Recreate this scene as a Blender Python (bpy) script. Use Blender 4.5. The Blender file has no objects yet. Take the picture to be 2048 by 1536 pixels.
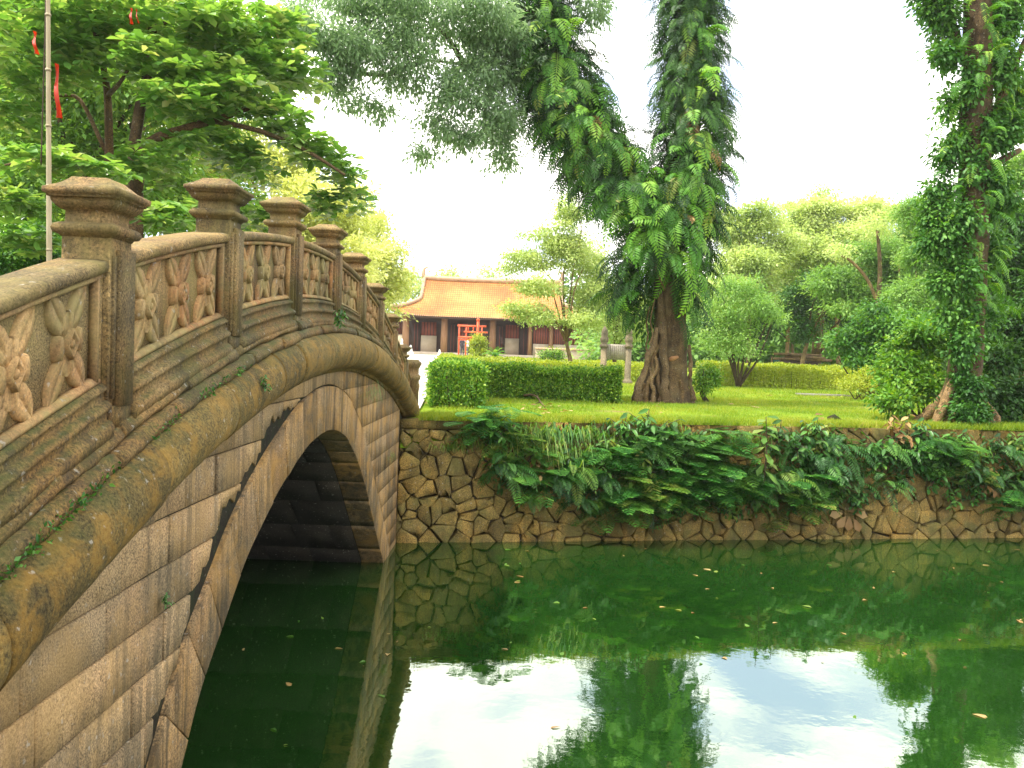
import bpy, math, random
import numpy as np
from mathutils import Matrix, Vector

rng = np.random.default_rng(7)
random.seed(7)
scene = bpy.context.scene
col = scene.collection

# ------------------------------------------------------------------ camera
F_PX, EYE = 1750.0, 3.0
ROLL, PITCH, YAW = math.radians(2.0), math.atan(56 / F_PX), math.atan(6 / F_PX)

def _axes():
    fw = np.array([0, math.cos(PITCH), -math.sin(PITCH)])
    up = np.array([0, math.sin(PITCH), math.cos(PITCH)])
    r = np.array([1.0, 0, 0])
    c, s = math.cos(ROLL), math.sin(ROLL)
    right, upv = r * c + up * s, up * c - r * s
    cy, sy = math.cos(YAW), math.sin(YAW)
    Rz = np.array([[cy, -sy, 0], [sy, cy, 0], [0, 0, 1]])
    return Rz @ right, Rz @ upv, Rz @ fw
RIGHT, UPV, FWD = _axes()

cam_data = bpy.data.cameras.new('camera')
cam_data.sensor_width = 36.0
cam_data.lens = F_PX / 2048 * 36.0
cam_data.clip_start, cam_data.clip_end = 0.05, 2000
cam = bpy.data.objects.new('camera', cam_data)
col.objects.link(cam)
M = Matrix.Identity(4)
for i in range(3):
    M[i][0], M[i][1], M[i][2] = RIGHT[i], UPV[i], -FWD[i]
M[2][3] = EYE
cam.matrix_world = M
scene.camera = cam

# ------------------------------------------------------------------ sky, sun, exposure
SUN_DIR = Vector((-0.42, -0.14, 0.90)).normalized()
world = bpy.data.worlds.new('World')
scene.world = world
world.use_nodes = True
wn = world.node_tree
wn.nodes.clear()

def node(nt, typ, inputs=None, **props):
    n = nt.nodes.new(typ)
    for k, v in props.items():
        setattr(n, k, v)
    for k, v in (inputs or {}).items():
        s = n.inputs[k]
        if isinstance(v, bpy.types.NodeSocket):
            nt.links.new(v, s)
        else:
            s.default_value = v
    return n

def ramp(nt, fac, stops, interp='LINEAR'):
    n = nt.nodes.new('ShaderNodeValToRGB')
    n.color_ramp.interpolation = interp
    els = n.color_ramp.elements
    while len(els) < len(stops):
        els.new(0.5)
    for e, (p, c) in zip(els, stops):
        e.position = p
        e.color = (*c, 1) if len(c) == 3 else c
    nt.links.new(fac, n.inputs[0])
    return n.outputs[0]

def mixc(nt, fac, a, b, blend='MIX'):
    n = nt.nodes.new('ShaderNodeMix')
    n.data_type = 'RGBA'
    n.blend_type = blend
    for k, v in ((0, fac), (6, a), (7, b)):
        if isinstance(v, bpy.types.NodeSocket):
            nt.links.new(v, n.inputs[k])
        else:
            n.inputs[k].default_value = v if k == 0 or len(v) == 4 else (*v, 1)
    return n.outputs[2]

def math_(nt, op, a, b=None, clamp=False):
    n = nt.nodes.new('ShaderNodeMath')
    n.operation = op
    n.use_clamp = clamp
    for i, v in ((0, a), (1, b)):
        if v is None:
            continue
        if isinstance(v, bpy.types.NodeSocket):
            nt.links.new(v, n.inputs[i])
        else:
            n.inputs[i].default_value = v
    return n.outputs[0]

sky = node(wn, 'ShaderNodeTexSky', sky_type='NISHITA', sun_disc=False)
sky.sun_elevation = math.asin(SUN_DIR.z)
sky.sun_rotation = math.atan2(SUN_DIR.x, SUN_DIR.y)
sky.air_density, sky.dust_density, sky.ozone_density = 1.0, 2.0, 1.0
tc = node(wn, 'ShaderNodeTexCoord')
mp = node(wn, 'ShaderNodeMapping', {'Vector': tc.outputs['Generated'], 'Scale': (1.0, 1.0, 2.4)})
cn = node(wn, 'ShaderNodeTexNoise', {'Vector': mp.outputs[0], 'Scale': 3.4, 'Detail': 7.0, 'Roughness': 0.55, 'Distortion': 0.3})
cloud = ramp(wn, cn.outputs[0], [(0.40, (0, 0, 0)), (0.56, (1, 1, 1))], 'EASE')
skyc = mixc(wn, 1.0, sky.outputs[0], (1.15, 1.15, 1.2), 'MULTIPLY')
skyb = mixc(wn, 0.55, skyc, (18.0, 20.5, 28.0))
cl = mixc(wn, cloud, skyb, (25.2, 24.3, 22.6))
bg = node(wn, 'ShaderNodeBackground', {'Color': cl, 'Strength': 0.1})
wo = node(wn, 'ShaderNodeOutputWorld', {'Surface': bg.outputs[0]})

sun_data = bpy.data.lights.new('sun', 'SUN')
sun_data.energy = 5.0
sun_data.angle = math.radians(0.6)
sun_data.color = (1.0, 0.94, 0.82)
sun = bpy.data.objects.new('sun', sun_data)
sun.rotation_euler = SUN_DIR.to_track_quat('Z', 'Y').to_euler()
col.objects.link(sun)

vs = scene.view_settings
vs.view_transform, vs.look, vs.gamma = 'Standard', 'None', 1.0
vs.exposure = 0.46
vs.use_curve_mapping = False
cy = scene.cycles
cy.max_bounces, cy.diffuse_bounces, cy.glossy_bounces, cy.transmission_bounces, cy.transparent_max_bounces = 8, 3, 3, 4, 6
cy.use_denoising = True
cy.caustics_reflective = cy.caustics_refractive = False

# ------------------------------------------------------------------ layout helpers
def ray(px, py):
    d = FWD * F_PX + RIGHT * (px - 1024) - UPV * (py - 768)
    return d / F_PX
EYEV = np.array([0, 0, EYE])
def at_x(px, py, X): d = ray(px, py); return d * (X / d[0]) + EYEV
def at_y(px, py, Y): d = ray(px, py); return d * (Y / d[1]) + EYEV
def at_z(px, py, Z): d = ray(px, py); return d * ((Z - EYE) / d[2]) + EYEV
def gz(y): return 1.93 + 0.0132 * (np.maximum(y, 14) - 14)
def at_g(px, py):
    d = ray(px, py)
    t = (1.93 - 0.0132 * 14 - EYE) / (d[2] - 0.0132 * d[1])
    return d * t + EYEV

# ------------------------------------------------------------------ mesh helpers
def vrand(n): v = rng.normal(size=(n, 3)); return v / np.linalg.norm(v, axis=1, keepdims=True)
def unit(v): return v / np.maximum(np.linalg.norm(v, axis=-1, keepdims=True), 1e-9)

class Geo:
    """collects polygons; faces kept per side count"""
    def __init__(self): self.v, self.f, self.n, self.r = [], {}, 0, []
    def add(self, verts, faces, rnd=0.0):
        verts = np.asarray(verts, float).reshape(-1, 3)
        if isinstance(faces, np.ndarray): groups = [faces]
        else:
            d = {}
            for q in faces: d.setdefault(len(q), []).append(q)
            groups = [np.array(x) for x in d.values()]
        for g in groups: self.f.setdefault(g.shape[1], []).append(g + self.n)
        self.v.append(verts)
        self.r.append(np.broadcast_to(np.asarray(rnd, float), (len(verts),)))
        self.n += len(verts)
        return self
    def mesh(self, name, smooth=False):
        me = bpy.data.meshes.new(name)
        V = np.concatenate(self.v)
        me.vertices.add(len(V)); me.vertices.foreach_set('co', V.ravel().astype(np.float32))
        loops, starts, tot = [], [], 0
        for k, gs in self.f.items():
            a = np.concatenate(gs)
            loops.append(a.ravel()); starts.append(tot + np.arange(len(a)) * k); tot += a.size
        L, S = np.concatenate(loops), np.concatenate(starts)
        me.loops.add(len(L)); me.loops.foreach_set('vertex_index', L.astype(np.int32))
        me.polygons.add(len(S)); me.polygons.foreach_set('loop_start', S.astype(np.int32))
        at = me.attributes.new('rnd', 'FLOAT', 'POINT')
        at.data.foreach_set('value', np.concatenate(self.r).astype(np.float32))
        me.update(calc_edges=True)
        if smooth: me.polygons.foreach_set('use_smooth', np.ones(len(S), bool))
        return me

def tag(o, label=None, cat=None, group=None, kind=None):
    for k, v in (('label', label), ('category', cat), ('group', group), ('kind', kind)):
        if v: o[k] = v
    return o
def link(o, parent=None):
    col.objects.link(o)
    if parent is not None:
        o.parent = parent
        o.matrix_parent_inverse = Matrix.Translation(-Vector(parent.get('_p', (0, 0, 0))))
    return o
def mk(name, geo, mat, parent=None, smooth=False, **tags):
    me = geo if isinstance(geo, bpy.types.Mesh) else geo.mesh(name, smooth)
    if mat is not None and not me.materials: me.materials.append(mat)
    o = link(bpy.data.objects.new(name, me), parent)
    return tag(o, **tags)
ROOTS = []
def thing(name, label, cat, loc=(0, 0, 0), group=None):
    o = bpy.data.objects.new(name, None)
    o.location = loc; o.empty_display_size = 0.2
    o['_p'] = tuple(float(x) for x in loc)
    ROOTS.append(o)
    col.objects.link(o)
    return tag(o, label, cat, group)

BOXF = [(0, 3, 2, 1), (4, 5, 6, 7), (0, 1, 5, 4), (1, 2, 6, 5), (2, 3, 7, 6), (3, 0, 4, 7)]
def box(g, x0, x1, y0, y1, z0, z1):
    return g.add([(x0, y0, z0), (x1, y0, z0), (x1, y1, z0), (x0, y1, z0), (x0, y0, z1), (x1, y0, z1), (x1, y1, z1), (x0, y1, z1)], BOXF)
def tube(g, pts, rad, n=8, cap=True, wob=0.0, lobes=None):
    pts = np.asarray(pts, float); rad = np.broadcast_to(np.asarray(rad, float), (len(pts),))
    t = unit(np.gradient(pts, axis=0))
    ref = np.array([0, 1.0, 0]) if abs(t[0][2]) > 0.7 else np.array([0, 0, 1.0])
    a = np.linspace(0, 2 * math.pi, n, endpoint=False)
    V = []
    for i, (p, r) in enumerate(zip(pts, rad)):
        s = unit(np.cross(t[i], ref)); u = np.cross(s, t[i])
        rr = r * (1 + wob * rng.normal(size=n))
        if lobes is not None: rr = rr * lobes(i / (len(pts) - 1), a)
        V.append(p + np.outer(np.cos(a) * rr, s) + np.outer(np.sin(a) * rr, u))
    V = np.concatenate(V)
    fs = []
    for i in range(len(pts) - 1):
        j = np.arange(n); k = (j + 1) % n
        fs.append(np.stack([i * n + j, i * n + k, (i + 1) * n + k, (i + 1) * n + j], 1))
    F = [tuple(q) for q in np.concatenate(fs)]
    if cap: F += [tuple(range(n))[::-1], tuple((len(pts) - 1) * n + np.arange(n))]
    return g.add(V, F)
def smooth_path(pts, n=16):
    """Catmull-Rom through the points"""
    P = np.asarray(pts, float)
    P = np.vstack([2 * P[0] - P[1], P, 2 * P[-1] - P[-2]])
    out = []
    m = len(P) - 3
    for i in range(m):
        for t in np.linspace(0, 1, max(2, n // m), endpoint=False):
            a, b, c, d = P[i:i + 4]
            out.append(0.5 * (2 * b + (c - a) * t + (2 * a - 5 * b + 4 * c - d) * t * t + (3 * b - a - 3 * c + d) * t ** 3))
    out.append(P[-2])
    return np.array(out)

# ------------------------------------------------------------------ materials
def new_mat(name):
    m = bpy.data.materials.new(name); m.use_nodes = True
    nt = m.node_tree; nt.nodes.clear()
    return m, nt
def finish(nt, shader):
    node(nt, 'ShaderNodeOutputMaterial', {'Surface': shader})
def noise(nt, vec, scale, detail=5.0, rough=0.6, dist=0.0):
    return node(nt, 'ShaderNodeTexNoise', {'Vector': vec, 'Scale': scale, 'Detail': detail, 'Roughness': rough, 'Distortion': dist}).outputs[0]
def position(nt, scale=(1, 1, 1)):
    g = node(nt, 'ShaderNodeNewGeometry')
    if scale == (1, 1, 1): return g.outputs['Position'], g
    return node(nt, 'ShaderNodeMapping', {'Vector': g.outputs['Position'], 'Scale': scale}).outputs[0], g

def mat_stone(name, cols, lichen=None, lich_amt=0.5, streak=0.5, streak_col=(0.03, 0.028, 0.02), warm=None, warm_amt=0.4, rough=0.85, bump=0.5, moss=0.0, grain=70, lich_scale=2.6, tint=0.0, gmix=0.85):
    m, nt = new_mat(name)
    p, g = position(nt)
    oi = node(nt, 'ShaderNodeObjectInfo')
    n1 = noise(nt, p, 3.0, 7, 0.62, 0.3)
    c = ramp(nt, n1, [(0.25, cols[0]), (0.5, cols[1]), (0.75, cols[2])])
    # per-piece tint
    t = ramp(nt, oi.outputs['Random'], [(0, (0.62 - tint, 0.61 - tint, 0.60 - tint)), (0.25, (0.85 - tint * .5,) * 3), (0.5, (1, 1, 1)), (1, (1.28 + tint, 1.20 + tint * .8, 1.08 + tint * .5))])
    c = mixc(nt, 1.0, c, t, 'MULTIPLY')
    if warm:
        w = noise(nt, p, 1.7, 6, 0.6, 0.5)
        wf = ramp(nt, w, [(0.45, (0, 0, 0)), (0.68, (1, 1, 1))])
        c = mixc(nt, math_(nt, 'MULTIPLY', wf, warm_amt), c, warm)
    gr = noise(nt, p, grain, 4, 0.75)
    grc = ramp(nt, gr, [(0.37, (0.18, 0.16, 0.13)), (0.46, (0.80, 0.78, 0.75)), (0.54, (1.10, 1.08, 1.02)), (0.63, (1.8, 1.7, 1.5))])
    c = mixc(nt, gmix, c, grc, 'MULTIPLY')
    if lichen:
        l = noise(nt, p, lich_scale, 9, 0.68, 0.4)
        lf = ramp(nt, l, [(0.46, (0, 0, 0)), (0.60, (1, 1, 1))])
        c = mixc(nt, math_(nt, 'MULTIPLY', lf, lich_amt), c, lichen)
    if streak:
        ps, _ = position(nt, (9.0, 9.0, 0.6))
        s = noise(nt, ps, 1.0, 8, 0.7, 0.6)
        sf = ramp(nt, s, [(0.47, (0, 0, 0)), (0.60, (1, 1, 1))])
        p2 = noise(nt, p, 0.9, 3)
        sf = math_(nt, 'MULTIPLY', sf, ramp(nt, p2, [(0.34, (0, 0, 0)), (0.52, (1, 1, 1))]))
        c = mixc(nt, math_(nt, 'MULTIPLY', sf, streak), c, streak_col)
    sp = noise(nt, p, 26, 3, 0.5)
    c = mixc(nt, ramp(nt, sp, [(0.66, (0, 0, 0)), (0.72, (0.5, 0.5, 0.5))]), c, (0.42, 0.40, 0.33))
    if moss:
        sep = node(nt, 'ShaderNodeSeparateXYZ', {0: g.outputs['Normal']})
        mz = ramp(nt, sep.outputs[2], [(0.35, (0, 0, 0)), (0.8, (1, 1, 1))])
        mn = ramp(nt, noise(nt, p, 5, 6, 0.7), [(0.42, (0, 0, 0)), (0.6, (1, 1, 1))])
        c = mixc(nt, math_(nt, 'MULTIPLY', math_(nt, 'MULTIPLY', mz, mn), moss), c, (0.05, 0.07, 0.015))
    h = math_(nt, 'ADD', math_(nt, 'MULTIPLY', n1, 0.7), math_(nt, 'MULTIPLY', gr, 0.35))
    bp = node(nt, 'ShaderNodeBump', {'Strength': bump, 'Distance': 0.02, 'Height': h})
    b = node(nt, 'ShaderNodeBsdfPrincipled', {'Base Color': c, 'Roughness': rough, 'Normal': bp.outputs[0]})
    b.inputs['Specular IOR Level'].default_value = 0.25
    finish(nt, b.outputs[0])
    return m

def mat_leaf(name, stops, trans=0.35, tcol=None, rough=0.5, clump=0.5, spec=0.35, hue_scale=1.2, tboost=1.5):
    m, nt = new_mat(name)
    p, g = position(nt)
    at = node(nt, 'ShaderNodeAttribute', attribute_name='rnd')
    oi = node(nt, 'ShaderNodeObjectInfo')
    v = math_(nt, 'FRACT', math_(nt, 'ADD', at.outputs['Fac'], oi.outputs['Random']))
    cl_ = noise(nt, p, hue_scale, 4, 0.6)
    v = math_(nt, 'ADD', math_(nt, 'MULTIPLY', v, 1 - clump), math_(nt, 'MULTIPLY', math_(nt, 'SUBTRACT', math_(nt, 'MULTIPLY', cl_, 2.2), 0.6), clump))
    c = ramp(nt, v, stops)
    d = node(nt, 'ShaderNodeBsdfPrincipled', {'Base Color': c, 'Roughness': rough})
    d.inputs['Specular IOR Level'].default_value = spec
    tc_ = mixc(nt, 1.0, c, (*(tcol or (1.5, 1.35, 0.5)),), 'MULTIPLY')
    t = node(nt, 'ShaderNodeBsdfTranslucent', {'Color': tc_})
    mx = node(nt, 'ShaderNodeMixShader', {0: trans, 1: d.outputs[0], 2: t.outputs[0]})
    finish(nt, mx.outputs[0])
    return m

def mat_plain(name, c0, c1, scale=6, rough=0.7, bump=0.2, spec=0.3, stretch=(1, 1, 1), metal=0.0):
    m, nt = new_mat(name)
    p, g = position(nt, stretch)
    n1 = noise(nt, p, scale, 6, 0.62)
    oi = node(nt, 'ShaderNodeObjectInfo')
    c = ramp(nt, n1, [(0.3, c0), (0.7, c1)])
    t = ramp(nt, oi.outputs['Random'], [(0, (0.82, 0.82, 0.82)), (1, (1.12, 1.12, 1.12))])
    c = mixc(nt, 1.0, c, t, 'MULTIPLY')
    bp = node(nt, 'ShaderNodeBump', {'Strength': bump, 'Distance': 0.02, 'Height': n1})
    b = node(nt, 'ShaderNodeBsdfPrincipled', {'Base Color': c, 'Roughness': rough, 'Normal': bp.outputs[0], 'Metallic': metal})
    b.inputs['Specular IOR Level'].default_value = spec
    finish(nt, b.outputs[0])
    return m

MAT = {}
MAT['parapet'] = mat_stone('parapet_stone', [(0.08, 0.06, 0.026), (0.19, 0.14, 0.062), (0.31, 0.24, 0.115)], lichen=(0.19, 0.16, 0.045), lich_amt=0.5, streak=0.5, warm=(0.36, 0.19, 0.075), warm_amt=0.55, moss=0.1, bump=0.9, grain=85)
MAT['carving'] = mat_stone('carved_panel_stone', [(0.17, 0.115, 0.05), (0.29, 0.19, 0.082), (0.39, 0.28, 0.14)], lichen=(0.28, 0.24, 0.09), lich_amt=0.7, streak=0.45, warm=(0.43, 0.195, 0.07), warm_amt=0.7, bump=0.25, lich_scale=2.2, gmix=0.45)
MAT['field'] = mat_stone('panel_field_stone', [(0.09, 0.075, 0.034), (0.20, 0.155, 0.07), (0.33, 0.24, 0.11)], lichen=(0.22, 0.19, 0.055), lich_amt=0.5, streak=0.4, warm=(0.36, 0.19, 0.075), warm_amt=0.5, grain=120, bump=1.0)
MAT['roll'] = mat_stone('roll_stone', [(0.065, 0.05, 0.017), (0.155, 0.112, 0.036), (0.25, 0.18, 0.062)], lichen=(0.31, 0.17, 0.026), lich_amt=0.5, streak=0.0, warm=(0.075, 0.068, 0.022), warm_amt=0.6, moss=0.45, bump=1.0, lich_scale=7.5)
MAT['ledge'] = mat_stone('ledge_stone', [(0.055, 0.044, 0.018), (0.13, 0.098, 0.042), (0.24, 0.19, 0.095)], lichen=(0.095, 0.09, 0.022), lich_amt=0.55, streak=0.5, warm=(0.27, 0.145, 0.042), warm_amt=0.6, moss=0.7, bump=1.0)
MAT['ashlar'] = mat_stone('ashlar_stone', [(0.15, 0.118, 0.066), (0.29, 0.215, 0.12), (0.41, 0.305, 0.175)], lichen=(0.40, 0.25, 0.085), lich_amt=0.45, streak=0.62, streak_col=(0.05, 0.044, 0.027), warm=(0.43, 0.265, 0.13), warm_amt=0.55, bump=0.6, grain=95, tint=0.14)
MAT['ring'] = mat_stone('arch_ring_stone', [(0.12, 0.092, 0.05), (0.25, 0.18, 0.095), (0.36, 0.265, 0.15)], lichen=(0.42, 0.23, 0.05), lich_amt=0.55, streak=0.8, streak_col=(0.045, 0.038, 0.023), warm=(0.40, 0.225, 0.09), warm_amt=0.55, bump=0.7, grain=95)
MAT['mortar'] = mat_stone('wet_mortar', [(0.010, 0.009, 0.005), (0.022, 0.018, 0.010), (0.055, 0.044, 0.024)], lichen=(0.03, 0.045, 0.012), lich_amt=0.6, streak=0.0, rough=0.95, lich_scale=9)
MAT['wall_mortar'] = mat_stone('wall_mortar', [(0.03, 0.024, 0.012), (0.06, 0.046, 0.022), (0.10, 0.08, 0.04)], streak=0.0, rough=0.95)
MAT['tunnel'] = mat_stone('tunnel_stone', [(0.016, 0.014, 0.011), (0.03, 0.026, 0.02), (0.055, 0.048, 0.036)], streak=0.5, bump=0.5)  # darkened in colour for the shade under the arch
MAT['rubble'] = mat_stone('rubble_stone', [(0.10, 0.078, 0.024), (0.23, 0.17, 0.052), (0.36, 0.27, 0.095)], lichen=(0.13, 0.13, 0.034), lich_amt=0.6, streak=0.3, warm=(0.46, 0.27, 0.06), warm_amt=0.6, bump=1.0, grain=60, tint=0.14)
MAT['stele'] = mat_stone('stele_stone', [(0.10, 0.085, 0.055), (0.19, 0.16, 0.105), (0.27, 0.23, 0.16)], streak=0.3, bump=0.4)
MAT['slab'] = mat_stone('slab_stone', [(0.24, 0.22, 0.19), (0.30, 0.28, 0.24), (0.36, 0.34, 0.30)], streak=0.2, bump=0.3)
MAT['paving'] = mat_stone('paving', [(0.50, 0.47, 0.42), (0.62, 0.59, 0.53), (0.70, 0.67, 0.60)], streak=0.0, bump=0.2)
MAT['white_stone'] = mat_plain('white_stone', (0.62, 0.60, 0.55), (0.78, 0.76, 0.70), 9)
MAT['bark'] = mat_stone('bark', [(0.035, 0.022, 0.010), (0.105, 0.066, 0.028), (0.21, 0.14, 0.066)], lichen=(0.16, 0.13, 0.06), lich_amt=0.35, streak=0.6, streak_col=(0.02, 0.014, 0.008), bump=1.0, grain=45)
MAT['bark_pale'] = mat_stone('bark_pale', [(0.09, 0.06, 0.028), (0.20, 0.135, 0.066), (0.31, 0.22, 0.12)], streak=0.5, streak_col=(0.04, 0.026, 0.013), bump=1.0, grain=45)
MAT['twig'] = mat_plain('twig', (0.05, 0.035, 0.02), (0.12, 0.085, 0.05), 20, 0.9)

YG = (1.6, 1.45, 0.45)
MAT['l_terminalia'] = mat_leaf('leaf_almond', [(0.0, (0.055, 0.15, 0.025)), (0.40, (0.14, 0.31, 0.06)), (0.70, (0.28, 0.44, 0.11)), (0.90, (0.52, 0.55, 0.27)), (1.0, (0.60, 0.42, 0.17))], 0.42, (1.4, 1.35, 0.6), clump=0.2, rough=0.36, spec=0.6)
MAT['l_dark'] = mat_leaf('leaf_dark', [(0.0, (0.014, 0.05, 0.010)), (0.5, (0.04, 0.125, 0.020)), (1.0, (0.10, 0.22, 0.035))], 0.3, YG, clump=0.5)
MAT['l_yellow'] = mat_leaf('leaf_sunny', [(0.0, (0.30, 0.40, 0.08)), (0.45, (0.58, 0.64, 0.20)), (1.0, (0.80, 0.80, 0.42))], 0.48, (1.2, 1.15, 0.75), clump=0.5, hue_scale=0.6)  # sunlight put into the pale yellow leaf colour
MAT['l_far'] = mat_leaf('leaf_far', [(0.0, (0.22, 0.34, 0.08)), (0.5, (0.46, 0.58, 0.20)), (1.0, (0.70, 0.75, 0.38))], 0.48, (1.2, 1.15, 0.75), clump=0.6, hue_scale=0.35)  # far leaves lightened in colour in place of overexposure and lens veil
MAT['l_fargreen'] = mat_leaf('leaf_far_green', [(0.0, (0.09, 0.21, 0.04)), (0.5, (0.22, 0.40, 0.09)), (1.0, (0.42, 0.57, 0.19))], 0.45, (1.25, 1.2, 0.65), clump=0.6, hue_scale=0.4)
MAT['l_shade'] = mat_leaf('leaf_evergreen', [(0.0, (0.06, 0.14, 0.025)), (0.5, (0.14, 0.29, 0.045)), (1.0, (0.33, 0.47, 0.09))], 0.42, YG, clump=0.5, hue_scale=0.8)
MAT['l_grey'] = mat_leaf('leaf_canopy', [(0.0, (0.13, 0.21, 0.11)), (0.5, (0.25, 0.38, 0.19)), (1.0, (0.40, 0.54, 0.29))], 0.55, (1.25, 1.25, 0.95), clump=0.5)  # greyed and lightened to stand in for veiling glare on the canopy
MAT['l_frond'] = mat_leaf('frond', [(0.0, (0.035, 0.13, 0.012)), (0.45, (0.09, 0.27, 0.024)), (0.75, (0.20, 0.43, 0.042)), (0.95, (0.38, 0.57, 0.09)), (1.0, (0.40, 0.28, 0.08))], 0.36, YG, clump=0.15, rough=0.45)
MAT['l_frond_in'] = mat_leaf('frond_inner_shaded', [(0.0, (0.009, 0.038, 0.006)), (0.5, (0.03, 0.105, 0.013)), (0.92, (0.10, 0.25, 0.03)), (1.0, (0.20, 0.14, 0.04))], 0.3, YG, clump=0.2, rough=0.5)  # darker copy of the frond; shade inside the drape put into the colour
MAT['l_ivy'] = mat_leaf('ivy_leaf', [(0.0, (0.02, 0.08, 0.014)), (0.5, (0.065, 0.20, 0.03)), (1.0, (0.20, 0.40, 0.06))], 0.34, YG, clump=0.5, hue_scale=1.6)
MAT['l_hedge'] = mat_leaf('hedge_leaf', [(0.0, (0.03, 0.10, 0.010)), (0.5, (0.13, 0.31, 0.03)), (1.0, (0.40, 0.54, 0.07))], 0.36, YG, clump=0.15, hue_scale=3)
MAT['l_hedgey'] = mat_leaf('hedge_leaf_yellow', [(0.0, (0.13, 0.22, 0.02)), (0.5, (0.30, 0.38, 0.035)), (1.0, (0.48, 0.50, 0.07))], 0.35, YG, clump=0.4, hue_scale=2)  # sunlight on the back hedges put into this yellow; bushes share it
MAT['l_wall'] = mat_leaf('wall_plant_leaf', [(0.0, (0.012, 0.055, 0.010)), (0.5, (0.04, 0.15, 0.022)), (0.92, (0.13, 0.31, 0.045)), (1.0, (0.30, 0.24, 0.07))], 0.3, YG, clump=0.25, rough=0.4, spec=0.45)
MAT['l_feather'] = mat_leaf('feathery_leaf', [(0.0, (0.02, 0.10, 0.018)), (0.5, (0.055, 0.21, 0.032)), (1.0, (0.16, 0.38, 0.065))], 0.34, YG, clump=0.2)
MAT['l_pale'] = mat_leaf('pale_leaf', [(0.0, (0.05, 0.15, 0.02)), (0.6, (0.14, 0.27, 0.035)), (1.0, (0.32, 0.33, 0.08))], 0.38, YG, clump=0.2)
MAT['grass'] = mat_leaf('grass_blade', [(0.0, (0.08, 0.17, 0.008)), (0.4, (0.19, 0.31, 0.015)), (0.75, (0.34, 0.38, 0.035)), (1.0, (0.40, 0.28, 0.08))], 0.34, YG, clump=0.55, hue_scale=0.6)
MAT['dry'] = mat_leaf('dry_leaf', [(0.0, (0.16, 0.08, 0.02)), (0.5, (0.30, 0.17, 0.05)), (1.0, (0.48, 0.34, 0.13))], 0.2, (1.2, 1.0, 0.6), clump=0.1)

# ------------------------------------------------------------------ water
def mat_water():
    m, nt = new_mat('pond_water')
    p, g = position(nt)
    lw = node(nt, 'ShaderNodeLayerWeight', {'Blend': 0.36})
    fac = ramp(nt, lw.outputs['Facing'], [(0.0, (0.08,) * 3), (0.3, (0.28,) * 3), (0.5, (0.37,) * 3), (0.8, (0.45,) * 3), (1.0, (0.9,) * 3)])
    n1 = noise(nt, p, 2.2, 3, 0.5)
    n2 = noise(nt, p, 9, 3, 0.5)
    h = math_(nt, 'ADD', n1, math_(nt, 'MULTIPLY', n2, 0.25))
    bp = node(nt, 'ShaderNodeBump', {'Strength': 0.035, 'Distance': 0.05, 'Height': h})
    murk = ramp(nt, noise(nt, p, 0.35, 4, 0.6), [(0.3, (0.005, 0.025, 0.003)), (0.7, (0.011, 0.042, 0.006))])
    d = node(nt, 'ShaderNodeBsdfDiffuse', {'Color': murk})
    gl = node(nt, 'ShaderNodeBsdfGlossy', {'Color': (0.90, 1.0, 0.88, 1), 'Roughness': 0.012, 'Normal': bp.outputs[0]})
    mx = node(nt, 'ShaderNodeMixShader', {0: fac, 1: d.outputs[0], 2: gl.outputs[0]})
    finish(nt, mx.outputs[0])
    return m
MAT['water'] = mat_water()
g = Geo(); g.add([(-60, -12, 0), (60, -12, 0), (60, 26, 0), (-60, 26, 0)], [(0, 1, 2, 3)])
mk('water', g, MAT['water'], kind='structure')

# ------------------------------------------------------------------ ground
WALL_B = np.array([(-30.0, 9.0), (-5.2, 13.0), (-1.8, 13.69), (2.61, 14.63), (9.43, 16.0), (16.0, 17.3), (60.0, 24.0)])   # wall foot at water level
BATTER = 0.22
def mat_ground():
    m, nt = new_mat('lawn_ground')
    p, g = position(nt)
    n1 = noise(nt, p, 0.55, 6, 0.6)
    c = ramp(nt, n1, [(0.3, (0.09, 0.17, 0.01)), (0.5, (0.18, 0.28, 0.014)), (0.7, (0.31, 0.33, 0.035))])
    n2 = noise(nt, p, 14, 6, 0.75)
    c = mixc(nt, 0.8, c, ramp(nt, n2, [(0.3, (0.45, 0.5, 0.4)), (0.55, (1, 1, 1)), (0.75, (1.3, 1.25, 1.0))]), 'MULTIPLY')
    dn = noise(nt, p, 0.9, 6, 0.65, 0.4)
    c = mixc(nt, ramp(nt, dn, [(0.55, (0, 0, 0)), (0.70, (0.8, 0.8, 0.8))]), c, (0.26, 0.17, 0.075))
    bp = node(nt, 'ShaderNodeBump', {'Strength': 0.9, 'Distance': 0.04, 'Height': n2})
    b = node(nt, 'ShaderNodeBsdfPrincipled', {'Base Color': c, 'Roughness': 0.95, 'Normal': bp.outputs[0]})
    b.inputs['Specular IOR Level'].default_value = 0.1
    finish(nt, b.outputs[0])
    return m
MAT['ground'] = mat_ground()
MAT['soil'] = mat_plain('soil', (0.06, 0.045, 0.025), (0.14, 0.10, 0.06), 8, 0.95, 0.5)
def wall_at(x, z=0.0):
    """Y of the wall face at X, height z (the face leans back)"""
    return np.interp(x, WALL_B[:, 0], WALL_B[:, 1]) + BATTER * np.clip(z, -1, 2) / 1.93
xs = np.concatenate([np.linspace(-300, -60, 8), np.linspace(-30, 30, 61), np.linspace(60, 300, 8)])
ts = np.concatenate([[-0.16, 0, 0.25, 0.6, 1.2, 2, 3], np.linspace(4, 40, 25), [60, 80, 110, 150, 250, 420]])
V = []
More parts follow.
